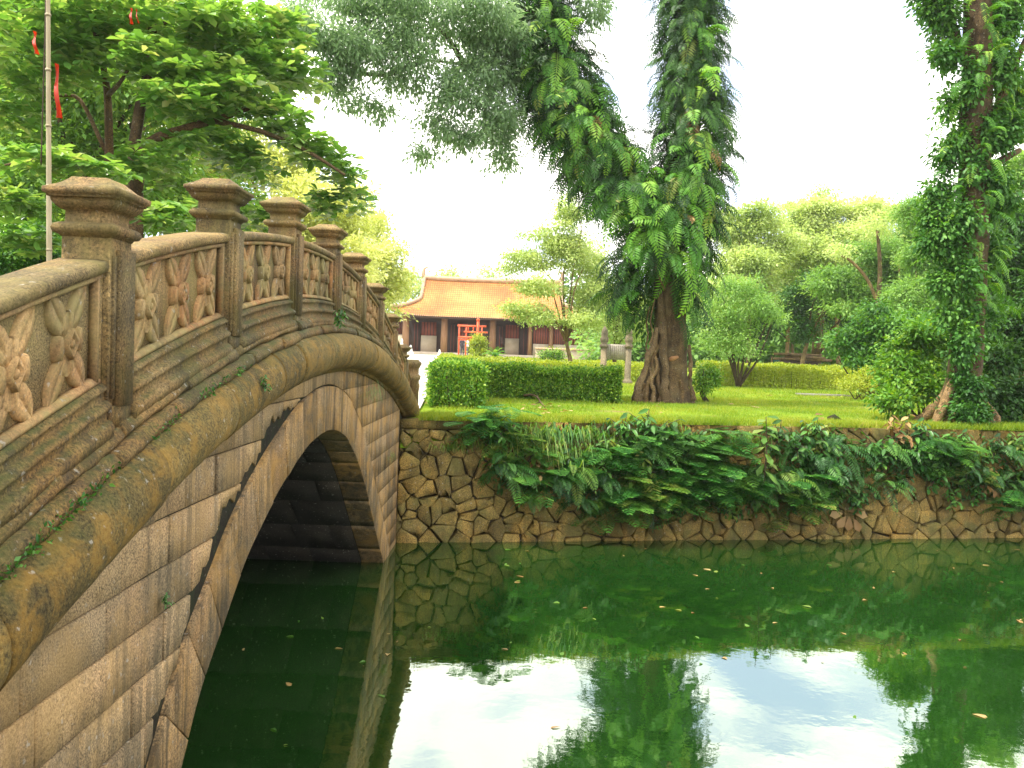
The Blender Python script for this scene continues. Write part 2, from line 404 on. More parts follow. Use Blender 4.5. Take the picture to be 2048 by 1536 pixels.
for t in ts:
    for x in xs:
        y0 = np.interp(x, WALL_B[:, 0], WALL_B[:, 1]) + BATTER + 0.10
        y = y0 + t
        bump_ = 0.02 * math.sin(x * 1.3 + y * 0.7) + 0.015 * math.sin(x * 2.9 - y * 1.7)
        V.append((x, y, gz(y) + (bump_ if 0.5 < t < 60 else 0) - (0.45 if t < 0 else 0.03 if t == 0 else 0)))
nx = len(xs)
Fq = [(j * nx + i, j * nx + i + 1, (j + 1) * nx + i + 1, (j + 1) * nx + i) for j in range(len(ts) - 1) for i in range(nx - 1)]
g = Geo(); g.add(V, Fq); mk('lawn', g, MAT['ground'], smooth=True, kind='structure')
# bank we stand on
g = Geo(); box(g, -60, 60, -40, 1.2, -1.0, 1.65); mk('near_bank', g, MAT['soil'], kind='structure')

# paved path from the bridge to the temple, and the court before it
def quadstrip(pts_l, pts_r, lift):
    g = Geo(); V = []
    for (a, b) in zip(pts_l, pts_r):
        V += [(a[0], a[1], gz(a[1]) + lift), (b[0], b[1], gz(b[1]) + lift)]
    return g.add(V, [(2 * i, 2 * i + 1, 2 * i + 3, 2 * i + 2) for i in range(len(pts_l) - 1)])
ys_ = np.linspace(15.2, 80, 24)
path_r = [(np.interp(y, [15.2, 20, 80], [-1.66, -2.0, -6.4]), y) for y in ys_]
path_l = [(np.interp(y, [15.2, 20, 80], [-6.9, -7.2, -11.5]), y) for y in ys_]
mk('path', quadstrip(path_l, path_r, 0.045), MAT['paving'], kind='structure')
g = Geo(); box(g, -22, 14, 68, 84.5, 2.5, 2.80); mk('temple_court', g, MAT['paving'], kind='structure')

# ------------------------------------------------------------------ bridge
XS = -1.79              # spandrel face
BW = 5.2                # bridge width
def Lc(y): u = y - 8.6; return -0.0282 * u * u + 0.007 * u + 2.808     # foot of the roll moulding
def Bc(y): u = y - 8.6; return -0.0288 * u * u - 0.008 * u + 3.327     # foot of the posts
def Rc(y): u = y - 8.6; return -0.0298 * u * u - 0.028 * u + 3.914     # top of the coping
INTR = smooth_path([(4.10, -0.5), (4.30, 0.0), (4.50, 0.28), (4.78, 0.65), (5.08, 0.99), (5.41, 1.23), (5.84, 1.53), (6.31, 1.755), (6.74, 1.915), (7.34, 2.10), (7.88, 2.19), (8.35, 2.215), (8.8, 2.18), (9.29, 2.07), (9.75, 1.88), (10.1, 1.69), (10.6, 1.35), (11.08, 0.97), (11.8, 0.41), (12.33, 0.0), (12.7, -0.5)], 120)
seg = np.gradient(INTR, axis=0); nrm = unit(np.stack([-seg[:, 1], seg[:, 0]], 1))
nrm[nrm[:, 1] < 0] *= -1
nrm[:12, 0] = -np.abs(nrm[:12, 0]); nrm[-12:, 0] = np.abs(nrm[-12:, 0])
RING = 0.44
EXTR = INTR + nrm * RING
def ext(y): return np.interp(y, EXTR[:, 0], EXTR[:, 1], left=-0.6, right=-0.6)

bridge = thing('stone_bridge', 'humped old stone arch bridge with carved parapet panels spanning the pond', 'bridge', (XS, 8.6, 0))

# core (bedding mortar behind the face stones, deck on top)
ys_ = np.concatenate([np.linspace(1.25, 3.2, 6), np.linspace(3.3, 13.6, 104), np.linspace(13.8, 15.6, 6)])
V = []
for y in ys_:
    lo = max(ext(y) - 0.02, -0.6)
    V += [(XS - 0.018, y, lo), (XS - 0.018, y, Bc(y) - 0.06), (XS - BW, y, Bc(y) - 0.06), (XS - BW, y, lo)]
Fq = []
for i in range(len(ys_) - 1):
    a, b = 4 * i, 4 * i + 4
    for k in range(4):
        Fq.append((a + k, b + k, b + (k + 1) % 4, a + (k + 1) % 4))
g = Geo(); g.add(V, Fq); mk('mortar_core', g, MAT['mortar'], bridge)

def prism(g, poly, x_back, x_front, bev=0.008):
    """polygon in (Y,Z) extruded along X, front edge softened"""
    P = np.asarray(poly, float); n = len(P); c = P.mean(0)
    d = unit(c - P); Q = P + d * bev
    V = [(x_back, *p) for p in P] + [(x_front - bev, *p) for p in P] + [(x_front, *q) for q in Q]
    F = []
    for i in range(n):
        k = (i + 1) % n
        F += [(i, k, n + k, n + i), (n + i, n + k, 2 * n + k, 2 * n + i)]
    F.append(tuple(range(2 * n, 3 * n)))
    return g.add(V, F)

# spandrel ashlar, course by course
spandrel = mk('spandrel_wall', (lambda g: box(g, XS - 0.075, XS - 0.065, 1.5, 3.0, -0.4, 1.4))(Geo()), MAT['mortar'], bridge)
levels = [-0.42, -0.17, 0.08, 0.33, 0.585, 0.838, 1.09, 1.34, 1.595, 1.84, 2.095, 2.34, 2.585, 2.84]
r2 = random.Random(3)
for ci in range(len(levels) - 1):
    z0, z1 = levels[ci], levels[ci + 1]
    y = 1.3 + r2.uniform(0, 0.4)
    while y < 13.66:
        w = r2.uniform(0.42, 0.82) if y < 9 else r2.uniform(0.7, 1.2)
        y1 = min(y + w, 13.66)
        jg = 0.004 if y < 9 else 0.0015
        yy = np.linspace(y + jg, y1 - jg, 13)
        lo = np.maximum(z0 + jg, ext(yy) + 0.012 + 0.15 * np.clip(7.5 - yy, 0, 1) * np.clip(yy - 3.6, 0.2, 1) * (0.7 + 0.35 * np.sin(yy * 5) + 0.25 * np.sin(yy * 13) + 0.2 * np.sin(yy * 41)))
        hi = np.minimum(z1 - jg, Lc(yy) + 0.05)
        ok = hi - lo > 0.012
        y = y1
        idx = np.where(ok)[0]
        if len(idx) < 2: continue
        runs = np.split(idx, np.where(np.diff(idx) > 1)[0] + 1)
        for rn in runs:
            if len(rn) < 2: continue
            poly = [(yy[i], lo[i]) for i in rn] + [(yy[i], hi[i]) for i in rn[::-1]]
            g = Geo(); prism(g, poly, XS - 0.10, XS + (r2.uniform(-0.006, 0.007) if y < 9.3 else 0.004), 0.008 if y < 9.3 else 0.003)
            mk('ashlar_block', g, MAT['ashlar'] if y < 9.3 else MAT['ring'], spandrel)

# arch ring of voussoirs
ring = mk('arch_ring', (lambda g: box(g, XS - 0.25, XS - 0.2, 12.5, 12.9, -0.5, -0.3))(Geo()), MAT['mortar'], bridge)
cuts = np.unique(np.round(np.linspace(0, len(INTR) - 1, 25)).astype(int))
for a, b in zip(cuts[:-1], cuts[1:]):
    I, E2 = INTR[a:b + 1], EXTR[a:b + 1]
    poly = np.vstack([I, E2[::-1]])
    c = poly.mean(0); poly = c + (poly - c) * (1 - 0.006 / np.maximum(np.linalg.norm(poly - c, axis=1, keepdims=True), 0.05))
    g = Geo(); prism(g, poly, XS - 0.30, XS + 0.012 + r2.uniform(-0.004, 0.006), 0.006)
    mk('voussoir', g, MAT['ring'], ring)

# vault: courses of stones under the arch, its shade put into their colour (far half seen singly)
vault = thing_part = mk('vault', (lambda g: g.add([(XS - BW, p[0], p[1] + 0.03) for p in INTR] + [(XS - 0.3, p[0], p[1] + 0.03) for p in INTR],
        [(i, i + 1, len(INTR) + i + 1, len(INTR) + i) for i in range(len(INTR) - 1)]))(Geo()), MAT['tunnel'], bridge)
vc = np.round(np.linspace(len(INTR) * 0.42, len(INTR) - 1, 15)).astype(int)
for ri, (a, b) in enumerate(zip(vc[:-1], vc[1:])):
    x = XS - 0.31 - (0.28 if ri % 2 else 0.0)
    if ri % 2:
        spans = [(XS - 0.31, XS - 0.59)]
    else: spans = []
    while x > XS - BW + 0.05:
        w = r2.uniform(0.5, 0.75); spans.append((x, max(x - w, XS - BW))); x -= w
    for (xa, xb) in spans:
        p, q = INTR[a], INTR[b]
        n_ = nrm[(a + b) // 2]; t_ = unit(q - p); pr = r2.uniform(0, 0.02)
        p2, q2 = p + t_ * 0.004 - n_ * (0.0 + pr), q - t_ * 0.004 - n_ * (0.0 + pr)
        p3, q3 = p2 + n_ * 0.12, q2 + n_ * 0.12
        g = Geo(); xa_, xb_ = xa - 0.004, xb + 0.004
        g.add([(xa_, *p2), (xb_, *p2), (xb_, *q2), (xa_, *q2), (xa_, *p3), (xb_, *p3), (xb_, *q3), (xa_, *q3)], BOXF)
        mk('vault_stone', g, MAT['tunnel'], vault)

# swept mouldings -------------------------------------------------
def sweep(profile, y0, y1, base, n=24, close=True, jit=0.0, offz=None):
    """profile: list of (x out from XS, z above base curve)"""
    g = Geo(); V = []
    yy = np.linspace(y0, y1, n); m = len(profile)
    for y in yy:
        for (x, z) in profile:
            V.append((XS + x + (rng.normal() * jit), y, base(y) + z + (rng.normal() * jit)))
    F = []
    mm = m if close else m - 1
    for i in range(n - 1):
        for k in range(mm):
            F.append((i * m + k, (i + 1) * m + k, (i + 1) * m + (k + 1) % m, i * m + (k + 1) % m))
    if close: F += [tuple(range(m)), tuple((n - 1) * m + np.arange(m))[::-1]]
    return g.add(V, F)
# roll: cut into lengths with open joints
prof = [(-0.05, -0.02), (0.03, -0.025), (0.035, 0.0), (0.06, 0.008)]
for a in np.linspace(-72, 100, 13):
    prof.append((0.06 + 0.155 * math.cos(math.radians(a)), 0.19 + 0.178 * math.sin(math.radians(a))))
prof += [(-0.05, 0.365)]
cutsy = [1.3, 2.75, 4.02, 5.05, 6.05, 6.62, 7.62, 8.9, 10.0, 11.1, 12.1, 13.1, 13.9, 14.6]
for a, b in zip(cutsy[:-1], cutsy[1:]):
    dz, dx = r2.uniform(-0.012, 0.010), r2.uniform(-0.012, 0.012)
    mk('roll_moulding', sweep([(x + (dx if x > 0 else 0), z + dz) for x, z in prof], a + 0.008, b - 0.007, Lc, 26, jit=0.0007), MAT['roll'], bridge, smooth=True)
# ledges above the roll, broken in places
led1 = [(-0.10, 0.362), (0.125, 0.362), (0.13, 0.395), (0.105, 0.43), (-0.10, 0.43)]
led2 = [(-0.10, 0.43), (0.075, 0.43), (0.085, 0.455), (0.06, 0.485), (0.03, 0.50), (-0.10, 0.50)]
cl1 = [1.3, 2.2, 3.05, 3.72, 4.35, 5.0, 5.62, 6.3, 6.75, 7.55, 8.35, 9.2, 10.0, 10.9, 11.7, 12.6, 13.4, 14.2]
for i, (a, b) in enumerate(zip(cl1[:-1], cl1[1:])):
    dx, dz = r2.uniform(-0.012, 0.01), r2.uniform(-0.01, 0.006)
    mk('ledge_stone', sweep([(x + (dx if x > 0 else 0), z + dz) for x, z in led1], a + 0.004, b - 0.006, Lc, 10, jit=0.004), MAT['ledge'], bridge)
cl2 = [1.3, 2.6, 3.4, 3.86, 4.6, 5.4, 6.9, 7.3, 8.5, 9.6, 10.6, 11.5, 12.6, 14.2]
for i, (a, b) in enumerate(zip(cl2[:-1], cl2[1:])):
    dx, dz = r2.uniform(-0.015, 0.012), r2.uniform(-0.008, 0.008)
    mk('ledge_stone', sweep([(x + (dx if x > 0 else 0), z + dz) for x, z in led2], a + 0.004, b - 0.006, Lc, 10, jit=0.003), MAT['ledge'], bridge)

# posts and parapet bays ------------------------------------------
POST_Y = [0.72, 2.25, 3.77, 5.33, 6.87, 8.44, 9.85, 11.27, 12.64, 14.0]
PW = 0.212
XP = 0.03                        # outer face of the posts relative to XS
def square_stack(g, cx, cy, rows):
    """rows: (half width, z) stacked square rings with clipped corners"""
    V, F = [], []
    for (h, z) in rows:
        c = min(0.006, h * 0.05)
        V += [(cx - h + c, cy - h, z), (cx + h - c, cy - h, z), (cx + h, cy - h + c, z), (cx + h, cy + h - c, z), (cx + h - c, cy + h, z), (cx - h + c, cy + h, z), (cx - h, cy + h - c, z), (cx - h, cy - h + c, z)]
    for i in range(len(rows) - 1):
        for k in range(8):
            F.append((i * 8 + k, i * 8 + (k + 1) % 8, (i + 1) * 8 + (k + 1) % 8, (i + 1) * 8 + k))
    F += [tuple(range(8))[::-1], tuple((len(rows) - 1) * 8 + np.arange(8))]
    return g.add(np.array(V) + rng.normal(size=(len(V), 3)) * 0.0012, F)
def post(y, top_add=0.0):
    yc = y + PW / 2; cx = XS + XP - PW / 2; h = PW / 2
    zb, zr = Bc(yc), Rc(yc)
    s = float(np.interp(y, [3.7, 11.5], [0.90, 0.74]))       # far posts stand a little shorter above the coping
    z = lambda t: zr + t * s
    po = mk('post', square_stack(Geo(), cx, yc, [(h, zb - 0.05), (h, z(0.075))]), MAT['parapet'], bridge)
    rows = [(h + 0.004, z(0.075)), (h + 0.008, z(0.085)), (h + 0.026, z(0.094)), (h + 0.035, z(0.112)), (h + 0.028, z(0.132)), (h + 0.012, z(0.142)), (h - 0.008, z(0.146)),
            (h - 0.008, z(0.198)), (h + 0.004, z(0.205)), (h + 0.018, z(0.215)), (h + 0.033, z(0.238)), (h + 0.036, z(0.256)), (h + 0.047, z(0.258)), (h + 0.047, z(0.270)), (h + 0.059, z(0.274)), (h + 0.060, z(0.298)), (h + 0.015, z(0.322)), (h - 0.015, z(0.350)), (h - 0.025, z(0.362))]
    mk('post_cap', square_stack(Geo(), cx, yc, rows), MAT['parapet'], po)
    g = Geo()                                            # raised strips on the outer face
    f = XS + XP
    box(g, f - 0.01, f + 0.022, yc - h + 0.055, yc + h - 0.006, zb + 0.0, zr + 0.02)
    box(g, f - 0.01, f + 0.012, yc - h + 0.02, yc - h + 0.045, zb + 0.03, zr - 0.01)
    mk('pilaster_strip', g, MAT['parapet'], po)
    g = Geo(); box(g, f - 0.05, f + 0.012, yc - h + 0.01, yc + h - 0.004, zb - 0.10, zb - 0.002)
    mk('post_foot', g, MAT['ledge'], po)
for y in POST_Y: post(y)

def relief_leaf(g, c, ang, L, W, mp_, lift=0.03):
    """pointed leaf carved in relief with a groove along the midrib; c in panel (u,v) metres"""
    ts_ = np.array([0, 0.12, 0.35, 0.6, 0.82, 1.0]); ws = np.array([0.25, 0.62, 0.95, 1.0, 0.75, 0.12]) * W
    ca, sa = math.cos(ang), math.sin(ang)
    V, F = [], []
    def pt(t, s, h): u = c[0] + ca * t * L - sa * s; v = c[1] + sa * t * L + ca * s; V.append(mp_(u, v, h))
    for t, w in zip(ts_, ws):
        pt(t, -w, -0.006); pt(t, -w * 0.985, lift * 0.85); pt(t, -w * 0.10, lift * 1.05); pt(t, 0, lift * 0.35); pt(t, w * 0.10, lift * 1.05); pt(t, w * 0.985, lift * 0.85); pt(t, w, -0.006)
    for i in range(5):
        for k in range(6):
            F.append((i * 7 + k, i * 7 + k + 1, i * 7 + 8 + k, i * 7 + 7 + k))
    F.append(tuple(range(7))); F.append(tuple(35 + np.arange(7))[::-1])
    g.add(V, F)
def relief_disc(g, c, ru, rv, mp_, lift, n=10, sq=False):
    V = [mp_(c[0], c[1], lift)]
    for k in range(n):
        a = 2 * math.pi * k / n + (math.pi / 4 * 0)
        V.append(mp_(c[0] + ru * 0.8 * math.cos(a), c[1] + rv * 0.8 * math.sin(a), lift))
    for k in range(n):
        a = 2 * math.pi * k / n
        V.append(mp_(c[0] + ru * math.cos(a), c[1] + rv * math.sin(a), -0.004))
    F = [(0, 1 + k, 1 + (k + 1) % n) for k in range(n)] + [(1 + k, 1 + n + k, 1 + n + (k + 1) % n, 1 + (k + 1) % n) for k in range(n)]
    g.add(V, F)

def bay(y0, y1, nfl):
    """one parapet panel between two posts"""
    bot = lambda y: Bc(y) + 0.145
    top = lambda y: Rc(y) - 0.075
    # back slab with the roughened field
    sl = mk('parapet_panel', sweep([(-0.16, -0.07), (-0.028, -0.07), (-0.028, 0.0), (-0.16, 0.0)], y0, y1, lambda y: 0, 14), MAT['field'], bridge)
    me = sl.data; co = np.zeros(len(me.vertices) * 3, np.float32); me.vertices.foreach_get('co', co); co = co.reshape(-1, 3)
    lowm = co[:, 2] < -0.03
    for i in range(len(co)): co[i, 2] = (bot(co[i, 1]) - 0.06) if lowm[i] else (top(co[i, 1]) + 0.03)
    me.vertices.foreach_set('co', co.ravel()); me.update()
    # frame: rails and stiles
    fr = Geo()
    for (bz, s) in ((lambda y: bot(y), 1), (lambda y: top(y), -1)):
        k = sweep([(-0.03, -0.010), (0.010, -0.010), (0.010, 0.004), (-0.006, 0.018), (-0.03, 0.022)] if s > 0 else [(-0.03, 0.012), (0.008, 0.012), (0.008, -0.004), (-0.004, -0.012), (-0.03, -0.014)], y0 + 0.02, y1 - 0.02, bz, 14)
        fr.add(np.concatenate(k.v), [tuple(q) for gg in k.f.values() for a_ in gg for q in a_])
    for (ya, yb) in ((y0 + 0.04, y0 + 0.060), (y1 - 0.060, y1 - 0.04)):
        za, zb_ = bot((ya + yb) / 2), top((ya + yb) / 2)
        box(fr, XS - 0.03, XS + 0.010, ya, yb, za, zb_)
    mk('panel_frame', fr, MAT['carving'], sl)
    for (ya, yb) in ((y0, y0 + 0.03), (y1 - 0.03, y1)):
        g = Geo(); box(g, XS - 0.05, XS + 0.004, ya, yb, Bc((ya + yb) / 2), top((ya + yb) / 2) + 0.05)
        mk('stile', g, MAT['parapet'], sl)
    # plinth under the panel, two sloping fillets
    mk('plinth_band', sweep([(-0.16, -0.10), (0.062, -0.10), (0.066, -0.055), (0.05, -0.035), (0.03, -0.028), (0.03, 0.012), (0.05, 0.018), (0.053, 0.034), (0.036, 0.05), (0.016, 0.056), (0.016, 0.092), (0.03, 0.098), (0.03, 0.110), (0.01, 0.128), (-0.16, 0.128)], y0, y1, Bc, 14, jit=0.0015), MAT['ledge'], sl)
    # coping
    cp = [(-0.20, -0.09), (-0.03, -0.09), (-0.02, -0.062), (0.022, -0.055), (0.032, -0.030), (0.022, -0.008), (-0.02, 0.0), (-0.19, 0.0), (-0.225, -0.02), (-0.225, -0.06)]
    mk('coping', sweep(cp, y0, y1, Rc, 20, jit=0.0008), MAT['parapet'], sl)
    # carved flowers
    inner0, inner1 = y0 + 0.07, y1 - 0.07
    w = (inner1 - inner0) / nfl
    for k in range(nfl):
        yc = inner0 + (k + 0.5) * w
        hh = top(yc) - bot(yc) - 0.07
        mid = (top(yc) + bot(yc)) / 2
        slope = (Bc(yc + 0.1) - Bc(yc - 0.1)) / 0.2
        mp_ = lambda u, v, h, yc=yc, mid=mid, slope=slope: (XS - 0.028 + h * 1.15, yc + u, mid + v + slope * u)
        g = Geo()
        a = math.atan2(hh * 0.5, w * 0.36)
        L_ = math.hypot(hh * 0.5, w * 0.36) * 0.90
        for ang in (a, math.pi - a, -a, math.pi + a):
            relief_leaf(g, (0.05 * w * math.cos(ang), 0.05 * math.sin(ang)), ang, L_, w * 0.145, mp_, 0.018)
        for s in (1, -1):
            relief_leaf(g, (0, s * 0.03), s * math.pi / 2, hh * 0.27, w * 0.17, mp_, 0.02)
            relief_disc(g, (s * w * 0.19, 0), w * 0.07, hh * 0.16, mp_, 0.03)
        # lozenge boss
        V = [mp_(0, hh * 0.19, 0.0), mp_(w * 0.14, 0, 0.0), mp_(0, -hh * 0.19, 0.0), mp_(-w * 0.14, 0, 0.0),
             mp_(0, hh * 0.17, 0.040), mp_(w * 0.125, 0, 0.040), mp_(0, -hh * 0.17, 0.040), mp_(-w * 0.125, 0, 0.040),
             mp_(0, hh * 0.12, 0.040), mp_(w * 0.09, 0, 0.040), mp_(0, -hh * 0.12, 0.040), mp_(-w * 0.09, 0, 0.040),
             mp_(0, hh * 0.11, 0.030), mp_(w * 0.08, 0, 0.030), mp_(0, -hh * 0.11, 0.030), mp_(-w * 0.08, 0, 0.030)]
        Fz = []
        for r_ in range(3):
            for q in range(4): Fz.append((r_ * 4 + q, r_ * 4 + (q + 1) % 4, (r_ + 1) * 4 + (q + 1) % 4, (r_ + 1) * 4 + q))
        Fz.append((12, 13, 14, 15))
        g.add(V, Fz)
        relief_disc(g, (0, 0), w * 0.045, hh * 0.055, lambda u, v, h, m_=mp_: m_(u, v, h + 0.028), 0.010)
        mk('carved_flower', g, MAT['carving'], sl)
for i in range(len(POST_Y) - 1):
    bay(POST_Y[i] + PW, POST_Y[i + 1], 3)
# end pillar with scrolled shoulder at the far bank
yc, cx = 15.02, XS + 0.0
g = Geo(); square_stack(g, cx, yc, [(0.125, 1.85), (0.125, 2.52), (0.145, 2.54), (0.15, 2.60), (0.125, 2.62), (0.115, 2.66), (0.115, 2.72), (0.14, 2.75), (0.155, 2.79), (0.16, 2.83), (0.125, 2.86), (0.11, 2.88)])
ep = mk('end_pillar', g, MAT['parapet'], bridge)
g = Geo(); a = np.linspace(0, 4.2 * math.pi, 40); rr = 0.075 * (1 - a / a[-1] * 0.75)
tube(g, np.stack([np.full(40, cx + 0.13), yc + rr * np.cos(a), 2.40 + rr * np.sin(a)], 1), 0.012, 6); mk('carved_scroll', g, MAT['parapet'], ep)
bay(POST_Y[-1] + PW, 14.87, 2)
# far parapet of the bridge (plain)
g = sweep([(-BW, -0.1), (-BW + 0.2, -0.1), (-BW + 0.2, 0.58), (-BW, 0.58)], 0.8, 15.0, Bc, 30); mk('rear_parapet', g, MAT['parapet'], bridge)
# landing steps at the far end
g = Geo(); box(g, XS - BW, XS + 0.02, 14.3, 15.45, 1.4, 2.0); box(g, XS - BW, XS + 0.0, 14.2, 14.9, 1.4, 2.14)
mk('landing_step', g, MAT['parapet'], bridge)

# ------------------------------------------------------------------ rubble retaining wall
wall = thing('retaining_wall', 'rubble stone retaining wall along the pond below the lawn', 'wall', (4, 15, 0))
segs = WALL_B[2:6]
seglen = np.concatenate([[0], np.cumsum(np.linalg.norm(np.diff(segs, axis=0), axis=1))])
def on_wall(s, z, out=0.0):
    x = np.interp(s, seglen, segs[:, 0]); y = np.interp(s, seglen, segs[:, 1])
    n_ = np.array([0.2, -0.98])
    return np.array([x + n_[0] * out, y + n_[1] * out + BATTER * z / 1.93, z])
S_MAX = 15.5
V = [tuple(on_wall(s, z, -0.05)) for s in np.linspace(-0.2, S_MAX, 20) for z in (-0.5, 1.93)]
g = Geo(); g.add(V, [(2 * i, 2 * i + 2, 2 * i + 3, 2 * i + 1) for i in range(19)]); mk('mortar_bed', g, MAT['wall_mortar'], wall)
pts = []
row_h = [0.21, 0.22, 0.19, 0.20, 0.18, 0.19, 0.17, 0.18, 0.17, 0.16, 0.16]
z = -0.12; r3 = np.random.default_rng(11)
for ri, h in enumerate(row_h):
    s = -0.3 + (0.22 if ri % 2 else 0)
    while s < S_MAX:
        k_ = r3.random(); w = r3.uniform(0.12, 0.24) if k_ < .35 else r3.uniform(0.28, 0.46) if k_ < .82 else r3.uniform(0.5, 0.7)
        pts.append((s + w / 2 + r3.uniform(-0.03, 0.03), z + h / 2 + r3.uniform(-0.085, 0.085)))
        if r3.random() < 0.12: pts.append((s + w + r3.uniform(-.05, .05), z + r3.uniform(0, h)))
        s += w
    z += h
pts = np.array(pts)
def clip_half(poly, p, n_):
    out = []; d = (poly - p) @ n_
    for i in range(len(poly)):
        a, b = poly[i], poly[(i + 1) % len(poly)]; da, db = d[i], d[(i + 1) % len(poly)]
        if da <= 0: out.append(a)
        if da * db < 0: out.append(a + (b - a) * da / (da - db))
    return np.array(out) if len(out) > 2 else None
nst = 0; rest = Geo()
for i, c in enumerate(pts):
    zt = 1.78 if c[0] < 1.75 else 1.93
    poly = np.array([(c[0] - .6, max(c[1] - .5, -0.25)), (c[0] + .6, max(c[1] - .5, -0.25)), (c[0] + .6, min(c[1] + .5, zt)), (c[0] - .6, min(c[1] + .5, zt))])
    dd = np.linalg.norm(pts - c, axis=1)
    for j in np.argsort(dd)[1:16]:
        if dd[j] > 1.4: break
        n_ = (pts[j] - c) / dd[j]
        poly = clip_half(poly, c + n_ * (dd[j] / 2 - r3.uniform(0.001, 0.009)), n_)
        if poly is None: break
    if poly is None: continue
    keep = np.linalg.norm(poly - np.roll(poly, 1, axis=0), axis=1) > 0.02
    poly = poly[keep]
    if len(poly) < 3: continue
    # soften corners
    q = []
    for k in range(len(poly)):
        a, b, d_ = poly[k - 1], poly[k], poly[(k + 1) % len(poly)]
        cf = r3.uniform(.05, .14); q += [b + (a - b) * cf, b + (d_ - b) * cf]
    poly = np.array(q) + r3.normal(size=(len(q), 2)) * 0.011
    cc = poly.mean(0); n = len(poly); pr = r3.uniform(0.018, 0.055); tx, tz = r3.normal(size=2) * 0.09
    V = []
    for (sc, o) in ((1.0, -0.06), (1.0, pr * 0.35), (0.96, pr * 0.8), (0.85, pr)):
        for p_ in poly:
            v = cc + (p_ - cc) * sc
            V.append(on_wall(v[0], v[1], o + (0 if o < 0 else tx * (v[0] - cc[0]) + tz * (v[1] - cc[1]) + r3.normal() * 0.004)))
    V.append(on_wall(cc[0], cc[1], pr * 1.05))
    F = [(r * n + k, r * n + (k + 1) % n, (r + 1) * n + (k + 1) % n, (r + 1) * n + k) for r in range(3) for k in range(n)] + [(3 * n + k, 3 * n + (k + 1) % n, 4 * n) for k in range(n)]
    seen = c[1] < 0.62 or c[0] < 3.2 or (10.0 < c[0] < 12.5 and c[1] < 1.2)
    if seen and nst < 298:
        g = Geo(); g.add(V, F); mk('stone', g, MAT['rubble'], wall, smooth=False); nst += 1
    else: rest.add(V, F)
mk('overgrown_stones', rest, MAT['rubble'], wall, kind='stuff')
# capping slabs near the bridge, then low kerb mostly under grass
s = -0.02
while s < 1.5:
    w = random.uniform(0.5, 0.8)
    P = [on_wall(s + a, zz, o) for zz in (1.79, 1.935) for (a, o) in ((0.006, 0.035), (w - 0.006, 0.035), (w - 0.006, -0.28), (0.006, -0.28))]
    if s > 1.2:
        P = [p - np.array([0, 0, 0.07 + 0.03 * random.random()]) for p in P]
    g = Geo(); g.add(P, BOXF); mk('capping_slab', g, MAT['rubble'] if s < 1.5 else MAT['ledge'], wall)
    s += w
# pier face of the bank left of the bridge, unseen from here but closing the pond
g = Geo(); V = []
for (x, y) in [(-60, 5.0)] + [tuple(p) for p in WALL_B[:3]]: V += [(x, y, -0.5), (x, y + BATTER, 1.93)]
g.add(V, [(2 * i, 2 * i + 2, 2 * i + 3, 2 * i + 1) for i in range(3)]); mk('rear_bank_wall', g, MAT['rubble'], wall)
V = []
for (x, y) in [tuple(on_wall(S_MAX, 0)[:2]), (60, 24.0)]: V += [(x, y, -0.5), (x, y + BATTER, 1.93)]
g = Geo(); g.add(V, [(0, 2, 3, 1)]); mk('side_bank_wall', g, MAT['rubble'], wall)

# ------------------------------------------------------------------ leaves
T4 = (np.array([(0, 0, 0), (.45, -.5, .03), (1, 0, -.10), (.45, .5, .03)], float), np.array([(0, 1, 2), (0, 2, 3)]))
T8 = (np.array([(0, 0, 0), (.42, 0, -.03), (.78, 0, -.07), (1, 0, -.13), (.34, -.30, .03), (.74, -.5, .0), (.34, .30, .03), (.74, .5, .0)], float),
      np.array([(0, 4, 1), (1, 4, 5), (1, 5, 2), (2, 5, 3), (0, 1, 6), (1, 7, 6), (1, 2, 7), (2, 3, 7)]))
T6 = (np.array([(0, 0, 0), (.3, -.42, .03), (.7, -.38, 0), (1, 0, -.14), (.7, .38, 0), (.3, .42, .03), (.5, 0, -.05)], float),
      np.array([(0, 1, 6), (1, 2, 6), (2, 3, 6), (3, 4, 6), (4, 5, 6), (5, 0, 6)]))
def leaves(g, P, D, N, L, W, tmpl=T4, rnd=None):
    n = len(P)
    if n == 0: return g
    tv, tf = tmpl; k = len(tv)
    D = unit(D); S = unit(np.cross(D, N)); U = np.cross(S, D)
    L = np.broadcast_to(np.asarray(L, float), (n,)); W = np.broadcast_to(np.asarray(W, float), (n,))
    V = (P[:, None] + (tv[None, :, 0:1] * L[:, None, None]) * D[:, None] + (tv[None, :, 1:2] * W[:, None, None]) * S[:, None] + (tv[None, :, 2:3] * L[:, None, None]) * U[:, None])
    F = (tf[None] + (np.arange(n) * k)[:, None, None]).reshape(-1, 3)
    if rnd is None: rnd = rng.random(n)
    return g.add(V.reshape(-1, 3), F, np.repeat(rnd, k))

